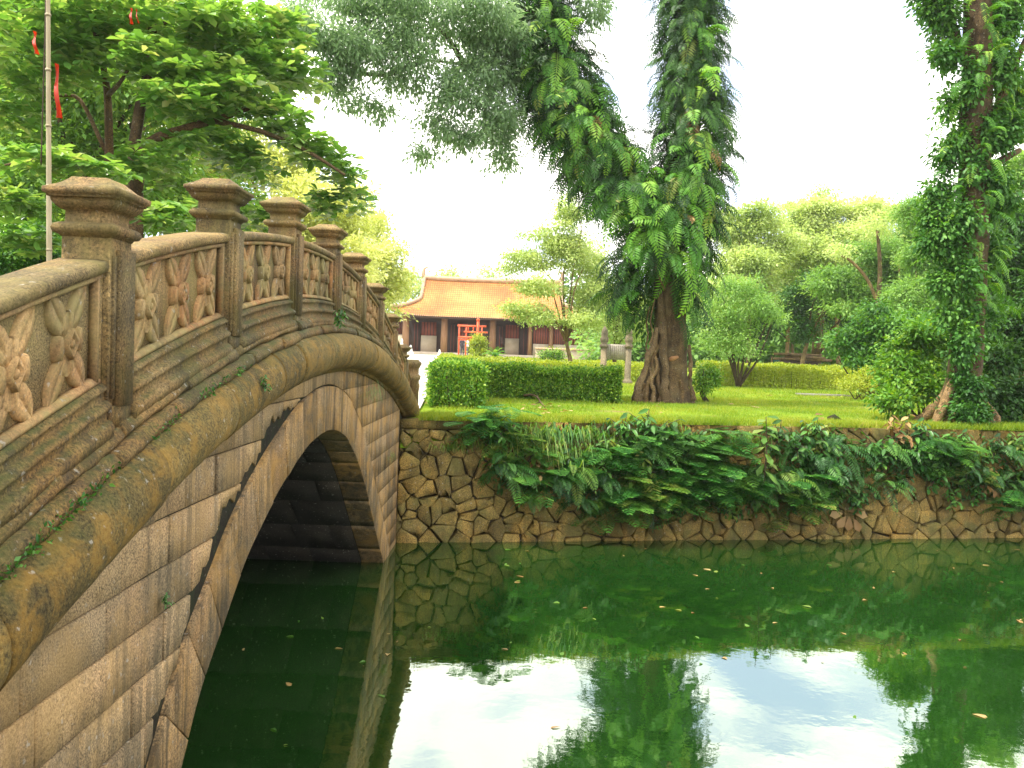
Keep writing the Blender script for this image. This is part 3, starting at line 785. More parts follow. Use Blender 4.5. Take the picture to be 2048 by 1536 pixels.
def frond_geo(npairs=16, lean=0.5, droop=2.0, lw=0.19, wid=0.040, seed=0):
    """pinnate frond of unit length; starts along +X, falls towards -Z"""
    r = np.random.default_rng(seed)
    n = npairs * 2 + 3
    t = np.linspace(0, 1, n); ang = lean - droop * t ** 1.2
    dx = np.cos(ang); dz = np.sin(ang)
    x = np.concatenate([[0], np.cumsum((dx[1:] + dx[:-1]) / 2)]) / (n - 1); zz = np.concatenate([[0], np.cumsum((dz[1:] + dz[:-1]) / 2)]) / (n - 1)
    g = Geo()
    R = np.stack([x, np.zeros(n), zz], 1); w = 0.006 * (1 - 0.7 * t)
    V = np.concatenate([R + np.stack([0 * w, w, 0 * w], 1), R - np.stack([0 * w, w, 0 * w], 1)])
    g.add(V, np.array([(i, i + 1, n + i + 1, n + i) for i in range(n - 1)]), 0.2)
    idx = np.arange(2, n - 1, 1)[::2]
    P, D, N, L = [], [], [], []
    for i in idx:
        tt = t[i]; ln = lw * (math.sin(math.pi * min(1, 0.16 + 0.84 * tt)) ** 0.6 * 0.95 + 0.12)
        tan = np.array([dx[i], 0, dz[i]]); up = np.array([-dz[i], 0, dx[i]])
        for s in (1, -1):
            D.append(tan * (0.40 + 0.5 * tt) + np.array([0, s, 0]) - up * (0.18 + 0.15 * r.random()) + r.normal(size=3) * 0.05)
            N.append(up + np.array([0, -s * 0.15, 0])); P.append(R[i]); L.append(ln * r.uniform(0.88, 1.1))
    i = n - 1
    P.append(R[i]); D.append(np.array([dx[i], 0, dz[i]])); N.append(np.array([-dz[i], 0, dx[i]])); L.append(lw * 0.5)
    leaves(g, np.array(P), np.array(D), np.array(N), np.array(L), wid, T4, rnd=r.random(len(P)) * 0.12)
    return g
FRONDS = [frond_geo(15, lean=l_, droop=d_, seed=i) for i, (l_, d_) in enumerate([(0.6, 2.3), (0.2, 1.7), (0.9, 2.9), (-0.2, 1.3), (0.5, 1.6), (1.1, 2.6), (-0.6, 0.8)])]
def basis(fwd, up):
    f = np.asarray(fwd, float); f = f / np.linalg.norm(f)
    s = np.cross(up, f); s = s / max(np.linalg.norm(s), 1e-6); u = np.cross(f, s)
    return np.stack([f, s, u], 1)       # columns: X fwd, Y side, Z up
def add_geo(g, src, Rm, loc, scale, rnd):
    V = np.concatenate(src.v) * scale @ Rm.T + loc
    r = (np.concatenate(src.r) + rnd) % 1.0
    base = g.n; g.v.append(V); g.r.append(r); g.n += len(V)
    for k, gs in src.f.items():
        for a in gs: g.f.setdefault(k, []).append(a + base)

# ------------------------------------------------------------------ crowns
def pblob(px, py, Y, rx, ry, rd=None, w=1.0):
    k = Y / F_PX
    return (at_y(px, py, Y), np.array([rx * k, (rd if rd else 0.5 * (rx + ry) * k), ry * k]), w)
def subdivide(blobs, k=5):
    out = []
    for (c, r, w) in blobs:
        out.append((c, r * 0.72, w))
        for _ in range(k):
            u = vrand(1)[0]; out.append((c + u * r * rng.uniform(0.55, 0.95), r * rng.uniform(0.22, 0.5) * np.array([1.15, 1.0, 0.8]), w * 1.1))
    return out
def crown(blobs, clusters, per, lsize, cr, flat=0.6, tmpl=T4, aspect=0.45, droop=0.2, shell=2.4, g=None):
    """leaves gathered in twig clumps spread through the blobs' volume"""
    g = g or Geo()
    vol = np.array([b[1].prod() ** (2 / 3) * b[2] for b in blobs]); vol /= vol.sum()
    counts = np.maximum(2, (vol * clusters).astype(int))
    for (c, r, w), m in zip(blobs, counts):
        u = vrand(m) * (rng.random((m, 1)) ** (1 / shell))
        cen = c + u * r
        crr = cr * rng.uniform(0.55, 1.35, (m, 1))
        cl_r = rng.random(m)
        k = rng.poisson(per, m)
        ci = np.repeat(np.arange(m), k); n = len(ci)
        off = rng.normal(size=(n, 3)) * np.array([1, 1, flat]) * 0.6
        P = cen[ci] + off * crr[ci]
        D = off * 0.8 + vrand(n) * 0.8 + u[ci] * 0.5 + np.array([0, 0, -droop])
        N = vrand(n) * 0.55 + np.array([0, 0, 1.0])
        L = lsize * rng.uniform(0.6, 1.35, n)
        leaves(g, P, D, N, L, L * aspect, tmpl, (cl_r[ci] * 0.6 + rng.random(n) * 0.4))
    return g
def limbs(root, blobs, base, fork, r0, mat, parent, frac=0.5, name='limb', maxn=9):
    """tapering limbs from the fork into the crown blobs"""
    order = np.argsort([-b[1].prod() for b in blobs])[:maxn]
    for k in order:
        c, r, w = blobs[k]
        e = c + r * np.array([0.2, 0, 0.25])
        m1 = fork + (e - fork) * 0.35 + np.array([0, 0, 0.18 * np.linalg.norm(e - fork)]) + rng.normal(size=3) * 0.06 * np.linalg.norm(e - fork)
        m2 = fork + (e - fork) * 0.7 + np.array([0, 0, 0.12 * np.linalg.norm(e - fork)]) + rng.normal(size=3) * 0.06 * np.linalg.norm(e - fork)
        p = smooth_path([fork, m1, m2, e], 12)
        g = Geo(); tube(g, p, np.linspace(r0 * frac, r0 * 0.07, len(p)), 6)
        mk(name, g, mat, parent, smooth=True)
def simple_tree(name, label, base, blobs, clusters, per, lsize, cr, leafmat, r0, bark, fork_h=0.45, group=None, flat=0.6, aspect=0.45, lean=(0, 0), tmpl=T4, nl=8, droop=0.2, shell=2.4):
    base = np.asarray(base, float)
    t = thing(name, label, 'tree', base, group)
    top = np.mean([b[0] for b in blobs], axis=0)
    fork = base + (top - base) * fork_h
    mid = base + (fork - base) * 0.5 + np.array([lean[0], lean[1], 0])
    p = smooth_path([base - np.array([0, 0, 0.1]), mid, fork], 10)
    g = Geo(); tube(g, p, np.linspace(r0 * 1.25, r0 * 0.75, len(p)), 10, wob=0.05); mk('trunk', g, bark, t, smooth=True)
    limbs(t, blobs, base, fork, r0, bark, t, maxn=nl)
    mk('crown', crown(subdivide(blobs), clusters, per, lsize, cr, flat, tmpl, aspect, droop, shell), leafmat, t, kind='stuff')
    return t

def ground_pt(px, Y):
    p = at_y(px, 700, Y); p[2] = gz(Y); return p

def vary(o, table):
    """give some copies of a plant another leaf colour"""
    k = rng.random(); acc = 0.0
    for nm, pr in table:
        acc += pr
        if k < acc:
            o.material_slots[0].link = 'OBJECT'; o.material_slots[0].material = MAT[nm]; return

# ------------------------------------------------------------------ the forked tree draped in climbing ferns
TY = 21.0
def tp(px, py, dy=0.0): return at_y(px, py, TY + dy)
tree = thing('forked_tree', 'big forked tree on the lawn, its trunk wrapped in aerial roots', 'tree', tp(1332, 800))
def lob(t, a):
    k = max(0, 1 - t * 1.9)
    return 1 + k * (0.16 * np.cos(3 * a + 0.6) + 0.12 * np.cos(5 * a + 2) + 0.06 * np.cos(9 * a)) + 0.05 * np.cos(4 * a + t * 6)
p = smooth_path([tp(1330, 812), tp(1332, 770), tp(1338, 700), tp(1340, 620), tp(1335, 520), tp(1325, 420)], 26)
g = Geo(); tube(g, p, np.interp(np.linspace(0, 1, len(p)), [0, .1, .22, .4, .6, 1], [.70, .60, .50, .44, .36, .34]), 30, wob=0.02, lobes=lob)
trunk = mk('trunk', g, MAT['bark'], tree, smooth=True)
LL = [(1325, 430), (1275, 395), (1215, 320), (1150, 210), (1120, 100), (1100, 0), (1085, -90)]
RL = [(1328, 430), (1350, 350), (1375, 260), (1385, 160), (1388, 60), (1390, -40), (1390, -110)]
for P_, r_ in ((LL, (.30, .20)), (RL, (.32, .24))):
    p = smooth_path([tp(*q) for q in P_], 24)
    g = Geo(); tube(g, p, np.linspace(r_[0], r_[1], len(p)), 12, wob=0.04); mk('limb', g, MAT['bark'], tree, smooth=True)
# aerial roots running down the trunk
for (pp, r_, m_) in [([(1322, 585), (1323, 620), (1326, 660), (1325, 700), (1331, 740), (1328, 775), (1333, 808)], .105, 'bark_pale'),
                     ([(1314, 655), (1309, 690), (1296, 712), (1292, 735), (1280, 765), (1270, 806)], .075, 'bark_pale'),
                     ([(1318, 690), (1304, 722), (1306, 745), (1294, 775), (1290, 808)], .05, 'bark'),
                     ([(1308, 700), (1314, 735), (1303, 760), (1308, 785), (1303, 810)], .05, 'bark_pale'),
                     ([(1318, 735), (1316, 765), (1321, 790), (1317, 810)], .045, 'bark'),
                     ([(1378, 690), (1381, 730), (1380, 765), (1388, 802)], .05, 'bark'),
                     ([(1300, 612), (1293, 645), (1296, 672), (1292, 694), (1300, 715)], .020, 'bark'),
                     ([(1310, 596), (1301, 640), (1305, 668), (1299, 690)], .018, 'bark_pale'),
                     ([(1320, 650), (1304, 680), (1308, 700), (1295, 726)], .024, 'bark_pale'),
                     ([(1296, 722), (1284, 752), (1287, 778), (1279, 808)], .045, 'bark'),
                     ([(1290, 715), (1302, 745), (1296, 765)], .026, 'bark_pale'),
                     ([(1360, 760), (1366, 785), (1362, 806)], .05, 'bark')]:
    p = smooth_path([tp(a, b, -0.36 - 0.20 * max(0, (b - 640) / 160)) for a, b in pp], 22)
    p[1:-1] += rng.normal(size=(len(p) - 2, 3)) * r_ * .16
    g = Geo(); tube(g, p, np.interp(np.linspace(0, 1, len(p)), [0, .3, .7, 1], [r_ * .7, r_, r_ * .9, r_ * 1.5]) * rng.uniform(.85, 1.18, len(p)), 9, wob=0.09); mk('aerial_root', g, MAT[m_], tree, smooth=True)
g = Geo(); tube(g, smooth_path([tp(1305, 505, -.85), tp(1315, 545, -.8), tp(1330, 580, -.6)], 8), 0.022, 6); mk('bare_vine_stem', g, MAT['bark_pale'], tree, smooth=True)
# cut branch stub, raw wood
g = Geo(); tube(g, [tp(1338, 720, -.40), tp(1346, 717, -.42), tp(1356, 714, -.40)], [.05, .07, .05], 8); mk('cut_scar', g, mat_plain('raw_wood', (.26, .12, .045), (.34, .18, .075), 30), tree)
# hanging fine-leaved canopy spreading left of the forked trunk
can = [pblob(*b) for b in [(760, 55, 19, 105, 48, 1.0), (880, 30, 19.5, 120, 50, 1.2), (985, 60, 20, 70, 60, 1.0), (690, 115, 18.5, 75, 42, .9), (810, 125, 19, 105, 42, 1.0), (905, 185, 19.5, 70, 38, .8), (965, 150, 20, 75, 50, .9),
       (1000, 235, 20, 55, 50, .8), (885, 250, 19.5, 50, 34, .6), (640, 70, 18, 55, 40, .7), (655, 160, 18.5, 40, 26, .6), (850, 305, 19.5, 26, 18, .4), (940, 275, 19.5, 40, 24, .5), (760, 215, 19, 34, 22, .4), (600, 30, 18, 40, 30, .6), (1030, 120, 20.5, 40, 90, .8), (705, 205, 18.5, 22, 20, .3), (1190, 20, 20.5, 40, 30, .6), (720, -20, 18.5, 160, 30, 1.5), (1010, 310, 20, 30, 24, .4)]]
mk('crown', crown(subdivide(can, 5), 2500, 17, 0.125, 0.24, 0.9, T4, 0.36, 0.6, 3.0), MAT['l_grey'], tree, kind='stuff')
for pts_ in ([(1120, 120), (1060, 150), (1000, 165), (930, 130), (850, 120), (760, 100)], [(1000, 168), (960, 200), (900, 240)], [(1140, 190), (1060, 220), (1000, 250), (950, 290)], [(930, 130), (880, 60), (800, 20)], [(850, 120), (770, 150), (690, 140), (640, 150)], [(1100, 30), (1000, 20), (900, -10), (780, -30)]):
    p = smooth_path([tp(a, b, -(1120 - a) / 1120 * 4.5) for a, b in pts_], 14)
    g = Geo(); tube(g, p, np.linspace(.07, .012, len(p)), 6); mk('branch', g, MAT['twig'], tree, smooth=True)

# climbing fern mass
vine = thing('climbing_fern', 'dense climbing fern hanging in feathery fronds over the forked tree', 'climbing plant', tp(1320, 640))
axis_l = [((1076, -60), 64), ((1080, 20), 66), ((1096, 100), 74), ((1122, 190), 78), ((1174, 285), 82), ((1236, 365), 84), ((1286, 430), 86)]
axis_r = [((1382, -60), 50), ((1383, 20), 50), ((1384, 100), 52), ((1384, 190), 60), ((1384, 290), 70), ((1372, 380), 74), ((1340, 450), 90), ((1314, 520), 98), ((1310, 580), 96), ((1310, 615), 86)]
k_ = TY / F_PX
fm = Geo(); big = []
for ax, n in ((axis_l, 1500), (axis_r, 1900)):
    A = np.array([tp(*q) for q, r in ax]); Rr = np.array([r for q, r in ax]) * k_
    cum = np.concatenate([[0], np.cumsum(np.linalg.norm(np.diff(A, axis=0), axis=1))])
    for i in range(n):
        s = rng.random() * cum[-1]; rad = np.interp(s, cum, Rr)
        c = np.array([np.interp(s, cum, A[:, j]) for j in range(3)])
        a = rng.uniform(0, 2 * math.pi)
        if rng.random() < 0.5: a = rng.uniform(math.pi * 0.95, math.pi * 2.05)      # more fronds on the open side
        out = np.array([math.cos(a), math.sin(a), 0])
        rr = rad * rng.uniform(0.30, 0.78)
        bs = c + out * rr + np.array([0, 0, rng.normal() * 0.1])
        if ax is axis_r and c[2] < tp(1320, 515)[2] and out[1] < -.25 and abs(out[0]) < .55: continue     # bare root column shows here
        fw = out + np.array([0, 0, rng.uniform(-0.7, 0.25)]) + rng.normal(size=3) * 0.22
        sc = rng.uniform(0.6, 1.2) * (0.85 if rad < 0.9 else 1.0)
        big.append((bs, fw, sc, -bs[1] + rr * 0.2))
order = sorted(range(len(big)), key=lambda i: big[i][0][1] + rng.normal() * 0.12)
FM = []
for i, f_ in enumerate(FRONDS):
    me = f_.mesh('frond'); me.materials.append(MAT['l_frond']); FM.append(me)
for rank, i in enumerate(order):
    bs, fw, sc, _ = big[i]
    Rm = basis(fw, np.array([0, 0, 1.0]) + rng.normal(size=3) * 0.25)
    v_ = int(rng.integers(len(FRONDS)))
    if rank < 290:
        sc = max(sc, rng.uniform(.85, 1.3))
        o = mk('frond', FM[v_], None, vine)
        vary(o, [('l_pale', .10), ('dry', .015), ('l_frond_in', .12)])
        Mx = Matrix([[*(Rm[j] * sc), bs[j]] for j in range(3)] + [[0, 0, 0, 1]])
        o.matrix_basis = Mx
    else:
        add_geo(fm, FRONDS[v_], Rm, bs, sc, rng.random())
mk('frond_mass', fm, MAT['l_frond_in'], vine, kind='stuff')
# bushier trailing leaves filling the inside of the drape
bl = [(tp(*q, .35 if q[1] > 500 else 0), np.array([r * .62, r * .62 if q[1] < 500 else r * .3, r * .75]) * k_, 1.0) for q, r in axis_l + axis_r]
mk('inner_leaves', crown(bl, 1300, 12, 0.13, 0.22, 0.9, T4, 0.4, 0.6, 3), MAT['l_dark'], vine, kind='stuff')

# ------------------------------------------------------------------ right-hand tree wrapped in creeper
RY = 16.9
def rp(px, py, dy=0.0): return at_y(px, py, RY + dy)
rt = thing('creeper_covered_tree', 'tall straight tree with splayed buttress roots and creeper on its trunk', 'tree', rp(1925, 850))
p = smooth_path([rp(1922, 862), rp(1925, 800), rp(1930, 720), rp(1938, 600), rp(1945, 450), rp(1950, 300), rp(1955, 120), rp(1958, -60)], 30)
g = Geo(); tube(g, p, np.interp(np.linspace(0, 1, len(p)), [0, .1, .25, 1], [.48, .38, .31, .25]), 20, wob=0.025, lobes=lob); mk('trunk', g, MAT['bark'], rt, smooth=True)
c0 = rp(1924, 852); c0[2] = gz(RY)
for a_, l_, r_, h_ in [(-2.75, .72, .085, 1.3), (-2.2, .6, .07, .8), (-1.05, .55, .06, .6), (-.45, .55, .06, .9), (-1.6, .5, .06, .6), (2.6, .8, .09, 1.0), (.6, .8, .09, 1.0)]:
    d_ = np.array([math.cos(a_), math.sin(a_), 0])
    p = smooth_path([c0 + d_ * .22 + np.array([0, 0, h_]), c0 + d_ * .34 + np.array([0, 0, h_ * .55]), c0 + d_ * .58 + np.array([0, 0, h_ * .2]), c0 + d_ * l_ + np.array([0, 0, .03]), c0 + d_ * (l_ + .2) + np.array([.03, 0, -.06])], 16)
    g = Geo(); tube(g, p, np.interp(np.linspace(0, 1, len(p)), [0, .5, 1], [r_ * .9, r_ * 1.15, r_ * .45]) * rng.uniform(.88, 1.12, len(p)), 9, wob=0.08); mk('buttress_root', g, MAT['bark_pale'], rt, smooth=True)
for pts_ in ([(1950, 300), (1985, 240), (2020, 150), (2060, 60)], [(1948, 380), (1990, 330), (2040, 300)], [(1955, 150), (1915, 80), (1890, -20)]):
    p = smooth_path([rp(a, b) for a, b in pts_], 12); g = Geo(); tube(g, p, np.linspace(.12, .05, len(p)), 8); mk('limb', g, MAT['bark'], rt, smooth=True)
cb = [(rp(px, py, dy), np.array([rx, rx, ry]) * RY / F_PX, w) for (px, py, rx, ry, dy, w) in [(1880, 20, 40, 50, 0, 1), (2010, 30, 45, 60, 0, 1), (1890, 110, 30, 50, 0, .8), (2000, 130, 50, 50, 0, 1), (1905, 200, 26, 40, 0, .6), (1900, 300, 32, 45, 0, 1), (2000, 250, 50, 60, 0, 1), (1885, 400, 34, 50, 0, 1.2), (1985, 390, 40, 60, 0, 1), (1885, 480, 36, 46, -.2, 1.3), (1905, 560, 34, 46, -.2, 1.2), (1985, 500, 30, 50, 0, .8), (1925, 660, 30, 40, -.35, .8), (2030, 200, 40, 60, .5, .8), (1860, -20, 40, 40, 0, .8), (1980, 640, 24, 40, 0, .5), (1925, 430, 30, 40, -.36, .7), (1925, 520, 30, 40, -.36, .7), (1870, 440, 30, 40, -.1, .8), (1900, 620, 24, 30, -.3, .6), (1935, 610, 26, 34, -.34, .7), (1930, 690, 26, 34, -.36, .7), (1950, 340, 26, 40, -.3, .5), (1948, 150, 26, 40, -.28, .5)]]
creep = thing('creeper', 'leafy creeper climbing the straight trunk beside the understory bushes', 'climbing plant', rp(1925, 800))
mk('foliage', crown(subdivide(cb, 4), 2500, 16, 0.092, 0.17, 0.9, T6, 0.6, 0.6, 2.6), MAT['l_ivy'], creep, kind='stuff')
for i in range(150):
    s = rng.random(); py = 20 + s * 640; px = np.interp(py, [0, 700], [1955, 1930]); a = rng.uniform(math.pi * .9, math.pi * 2.1); r_ = rng.uniform(.22, .5)
    b_ = rp(px, py) + np.array([math.cos(a), math.sin(a), 0]) * r_
    Rm = basis(np.array([math.cos(a), math.sin(a), rng.uniform(-.4, .3)]) + rng.normal(size=3) * .25, np.array([0, 0, 1.0]))
    o = mk('frond', FM[i % len(FM)], None, creep); sc = rng.uniform(.4, .75)
    o.matrix_basis = Matrix([[*(Rm[j] * sc), b_[j]] for j in range(3)] + [[0, 0, 0, 1]])

# ------------------------------------------------------------------ almond tree behind the bridge (big leaves in rosettes)
AY = 13.0
def ap(px, py, dy=0.0): return at_y(px, py, AY + dy)
al = thing('almond_tree', 'broad leaved almond tree with whorls of big leaves behind the bridge', 'tree', (ap(268, 420)[0], AY, gz(AY)))
base = np.array(al['_p'])
for pts_, r0, r1 in [([(268, 560), (266, 430), (270, 340)], .16, .13), ([(270, 345), (268, 290), (285, 190), (300, 130), (306, 40), (312, -40)], .10, .05), ([(272, 340), (300, 285), (360, 260), (430, 240), (500, 215)], .09, .04), ([(430, 242), (520, 262), (610, 300), (690, 350)], .045, .02),
                     ([(215, 560), (218, 330), (216, 210), (208, 140), (190, 60)], .08, .04), ([(217, 190), (240, 165), (262, 130)], .04, .02), ([(210, 300), (160, 200), (110, 190), (40, 165)], .035, .02), ([(306, 60), (350, 40), (420, 60)], .03, .015), ([(150, 330), (80, 320), (10, 330)], .03, .02), ([(300, 130), (380, 140), (450, 120)], .035, .015)]:
    p = smooth_path([ap(a, b, 0.6 if a < 230 and b > 100 else 0) for a, b in pts_], 14)
    g = Geo(); tube(g, p, np.linspace(r0, r1, len(p)), 8, wob=.04); mk('limb', g, MAT['bark'], al, smooth=True)
ab = [pblob(*b) for b in [(90, 40, 12.5, 120, 55, 1.2), (230, 30, 13, 110, 50, 1.0), (360, 50, 13, 110, 55, 1.2), (470, 60, 13.4, 90, 50, 1.0), (540, 130, 13.6, 70, 45, .9), (60, 140, 12.5, 80, 45, .9), (170, 120, 13, 80, 40, 1), (330, 130, 12.8, 90, 45, 1), (430, 160, 13, 90, 40, 1), (380, 205, 12.6, 100, 34, .9), (500, 200, 13, 80, 40, .9), (560, 250, 13.3, 60, 36, .8), (620, 300, 13.5, 56, 32, .7), (680, 345, 13.8, 46, 34, .6), (715, 400, 14, 26, 26, .4),
     (420, 290, 13, 90, 30, .8), (500, 330, 13.3, 60, 40, .6), (90, 325, 11.2, 120, 26, .7), (210, 345, 11.4, 60, 20, .5), (30, 400, 11.8, 50, 40, .6), (330, 430, 11.6, 55, 34, .6), (430, 400, 12.4, 50, 40, .6), (530, 430, 12.8, 40, 50, .5), (60, 480, 12.5, 60, 40, .6), (300, 330, 12.6, 60, 50, .5), (560, 60, 14, 60, 40, .8), (600, 150, 14, 50, 40, .6), (40, 240, 12.8, 60, 36, .6), (640, 410, 14, 36, 40, .4)]]
g = Geo(); vol = np.array([b[1].prod() ** (2 / 3) for b in ab]); vol /= vol.sum()
for (c, r, w), m in zip(ab, np.maximum(4, vol * 2100).astype(int)):
    cen = c + vrand(m) * rng.random((m, 1)) ** (1 / 2.6) * r
    for q in cen:
        n = int(rng.integers(6, 10)); a = np.arange(n) * 2.4 + rng.random() * 6
        el = rng.uniform(-.35, .45, n); tilt = rng.normal(size=3) * .2
        D = np.stack([np.cos(a) * np.cos(el), np.sin(a) * np.cos(el), np.sin(el)], 1) + tilt
        N = np.array([0, 0, 1.0]) + rng.normal(size=(n, 3)) * .25
        L = rng.uniform(.11, .22, n)
        leaves(g, np.repeat(q[None], n, 0) + D * .01, D, N, L, L * rng.uniform(.48, .62, n), T8, (rng.random() * .6 + rng.random(n) * .4))
mk('crown', g, MAT['l_terminalia'], al, kind='stuff')

# ------------------------------------------------------------------ trees behind
simple_tree('evergreen_tree', 'dark evergreen tree filling the shade behind the almond tree', ground_pt(120, 20), [pblob(*b) for b in [(60, 120, 20, 140, 110), (200, 200, 20, 120, 90), (120, 300, 20, 160, 90), (330, 330, 20.5, 110, 80), (60, 420, 19, 120, 70), (240, 430, 20, 120, 70), (380, 430, 21, 80, 60), (300, 60, 21, 200, 80), (480, 120, 22, 110, 90), (60, 20, 20, 120, 60), (420, 240, 22, 100, 70), (20, 520, 19, 100, 50)]], 2600, 15, .17, .40, MAT['l_shade'], .2, MAT['bark'], .35, tmpl=T4)
simple_tree('sunlit_tree', 'pale yellow green sunlit tree showing behind the bridge posts', ground_pt(540, 36), [pblob(*b) for b in [(560, 350, 36, 90, 60), (480, 300, 36, 60, 60), (600, 440, 35, 110, 80), (690, 420, 35, 60, 70), (520, 470, 35, 70, 70), (690, 520, 34, 80, 60), (430, 380, 36, 60, 80), (560, 540, 34, 80, 50)]], 2400, 15, .20, .55, MAT['l_yellow'], .22, MAT['bark'], .4)
simple_tree('rounded_tree', 'sunny rounded tree between the bridge and the temple roof', ground_pt(735, 46), [pblob(*b) for b in [(740, 470, 46, 50, 60), (770, 530, 45, 52, 50), (700, 560, 45, 50, 50), (795, 560, 45, 34, 40), (655, 470, 47, 50, 60), (760, 600, 45, 50, 40)]], 1500, 14, .2, .55, MAT['l_yellow'], .2, MAT['bark'], .4)
simple_tree('broad_tree', 'sunlit yellow tree glimpsed through gaps in the almond leaves', ground_pt(160, 34), [pblob(*b) for b in [(170, 180, 34, 130, 90), (60, 230, 34, 90, 80), (320, 250, 35, 110, 80), (420, 320, 36, 80, 60), (330, 60, 36, 200, 90), (80, 60, 36, 120, 80)]], 1500, 14, .22, .6, MAT['l_yellow'], .22, MAT['bark'], .4)
simple_tree('tall_evergreen', 'tall green tree closing the view behind the bamboo pole', ground_pt(60, 27), [pblob(*b) for b in [(60, 100, 27, 160, 110), (30, 260, 27, 140, 90), (220, 130, 28, 150, 110), (380, 180, 28, 120, 90), (200, 320, 27, 160, 80), (60, 420, 26, 150, 70), (330, 400, 27, 140, 70), (460, 430, 28, 90, 70), (200, 10, 28, 250, 60), (420, 60, 28, 150, 70)]], 2600, 15, .24, .5, MAT['l_shade'], .25, MAT['bark'], .35)
# light trees right of the temple roof
simple_tree('feathery_tree', 'light feathery tree hanging over the right part of the temple roof', ground_pt(1150, 37), [pblob(*b) for b in [(1110, 470, 37, 70, 36), (1060, 520, 37, 55, 26), (1150, 520, 37, 70, 40), (1080, 575, 36.5, 60, 26), (1050, 618, 36, 44, 20), (1085, 635, 36, 34, 18), (1180, 600, 37, 50, 40), (1130, 420, 37, 40, 30), (1160, 640, 36.5, 46, 22), (1020, 540, 37, 24, 16)]], 2300, 15, .13, .38, MAT['l_far'], .09, MAT['bark_pale'], .35, flat=.4)
simple_tree('slender_tree', 'slim leafy tree standing just behind the stone tablet', ground_pt(1232, 38), [pblob(*b) for b in [(1200, 560, 38, 46, 50), (1240, 600, 38, 50, 40), (1225, 650, 38, 56, 40), (1270, 640, 39, 40, 50), (1190, 500, 38.5, 30, 40)]], 800, 15, .14, .4, MAT['l_far'], .1, MAT['bark'], .3)
# woodland on the right
far = [('wispy_tree', 'tall wispy yellow green tree just right of the fern draped trunk', 1500, 52, [(1470, 470, 52, 60, 36), (1440, 440, 52, 30, 20), (1520, 440, 52, 60, 30), (1480, 530, 51, 80, 40), (1550, 500, 52, 60, 40), (1450, 590, 50, 60, 40), (1530, 580, 51, 60, 36)], MAT['l_far'], 2200),
       ('tall_tree', 'highest pale tree of the woodland with a rounded top', 1680, 55, [(1655, 415, 55, 50, 24), (1725, 425, 55, 60, 34), (1620, 450, 55, 60, 40), (1690, 480, 54, 90, 40), (1630, 520, 54, 70, 40), (1750, 480, 54, 50, 50), (1600, 430, 55, 30, 24)], MAT['l_far'], 2600),
       ('forked_woodland_tree', 'thin pale forked trunk tree rising from the dark shrubs', 1755, 44, [(1760, 500, 44, 70, 40), (1700, 560, 44, 70, 40), (1800, 560, 44, 60, 40), (1750, 600, 43, 80, 36), (1830, 470, 45, 50, 50), (1650, 570, 44, 50, 34)], MAT['l_fargreen'], 2200),
       ('leaning_tree', 'green tree leaning in front of the creeper covered trunk', 1850, 40, [(1830, 420, 40, 40, 40), (1850, 520, 40, 50, 50), (1840, 610, 39, 60, 50), (1800, 640, 39, 50, 40)], MAT['l_fargreen'], 1700),
       ('hollow_shade_foliage', 'dark foliage added as shade in the hollow above the log pile', 1600, 47, [(1595, 600, 47, 26, 44), (1690, 600, 46, 36, 26), (1640, 560, 47, 30, 20), (1610, 660, 47, 24, 34)], MAT['l_dark'], 700),  # leaf mass added to darken the hollow like deep shade
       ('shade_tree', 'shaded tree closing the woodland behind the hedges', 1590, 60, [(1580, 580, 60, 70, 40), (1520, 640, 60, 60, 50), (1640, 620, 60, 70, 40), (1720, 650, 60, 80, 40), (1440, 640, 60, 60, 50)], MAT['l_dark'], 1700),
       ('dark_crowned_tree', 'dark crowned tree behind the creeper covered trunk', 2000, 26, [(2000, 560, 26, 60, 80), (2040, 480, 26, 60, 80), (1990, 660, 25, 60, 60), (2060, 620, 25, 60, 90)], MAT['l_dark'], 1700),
       ('overhanging_tree', 'bright green tree leaning in beside the creeper covered trunk', 2050, 30, [(2010, 430, 30, 50, 60), (2040, 340, 30, 40, 50), (1985, 520, 30, 40, 40)], MAT['l_fargreen'], 1000)]
for nm, lb, px, Y, bl_, mt, ncl in far:
    simple_tree(nm, lb, ground_pt(px, Y), [pblob(*b) for b in bl_], ncl, 15, .0042 * Y if Y > 40 else .15, .0115 * Y, mt, .12, MAT['bark_pale'], .5, flat=.38, nl=7)
for i, (px, py, Y) in enumerate([(1575, 405, 57), (1640, 375, 58), (1735, 385, 58), (1800, 400, 56), (1850, 430, 54), (1500, 425, 56)]):
    lbs = ['wispy treetop above the hedges, left shoulder of the woodland', 'slender treetop at the peak of the woodland', 'thin treetop just right of the woodland peak', 'feathery treetop sloping down towards the creeper covered trunk', 'feathery treetop touching the creeper covered trunk', 'low wispy treetop nearest the fern draped trunk']
    simple_tree('woodland_tree', lbs[i], ground_pt(px, Y), [pblob(px + rng.normal() * 14, py + 18 + k * 26 + rng.normal() * 6, Y, 26 + k * 10 + rng.uniform(-6, 10), 10 + 2 * k) for k in range(6)], 620, 14, .22, .6, MAT['l_far'], .12, MAT['bark_pale'], .6, flat=.3, nl=6)
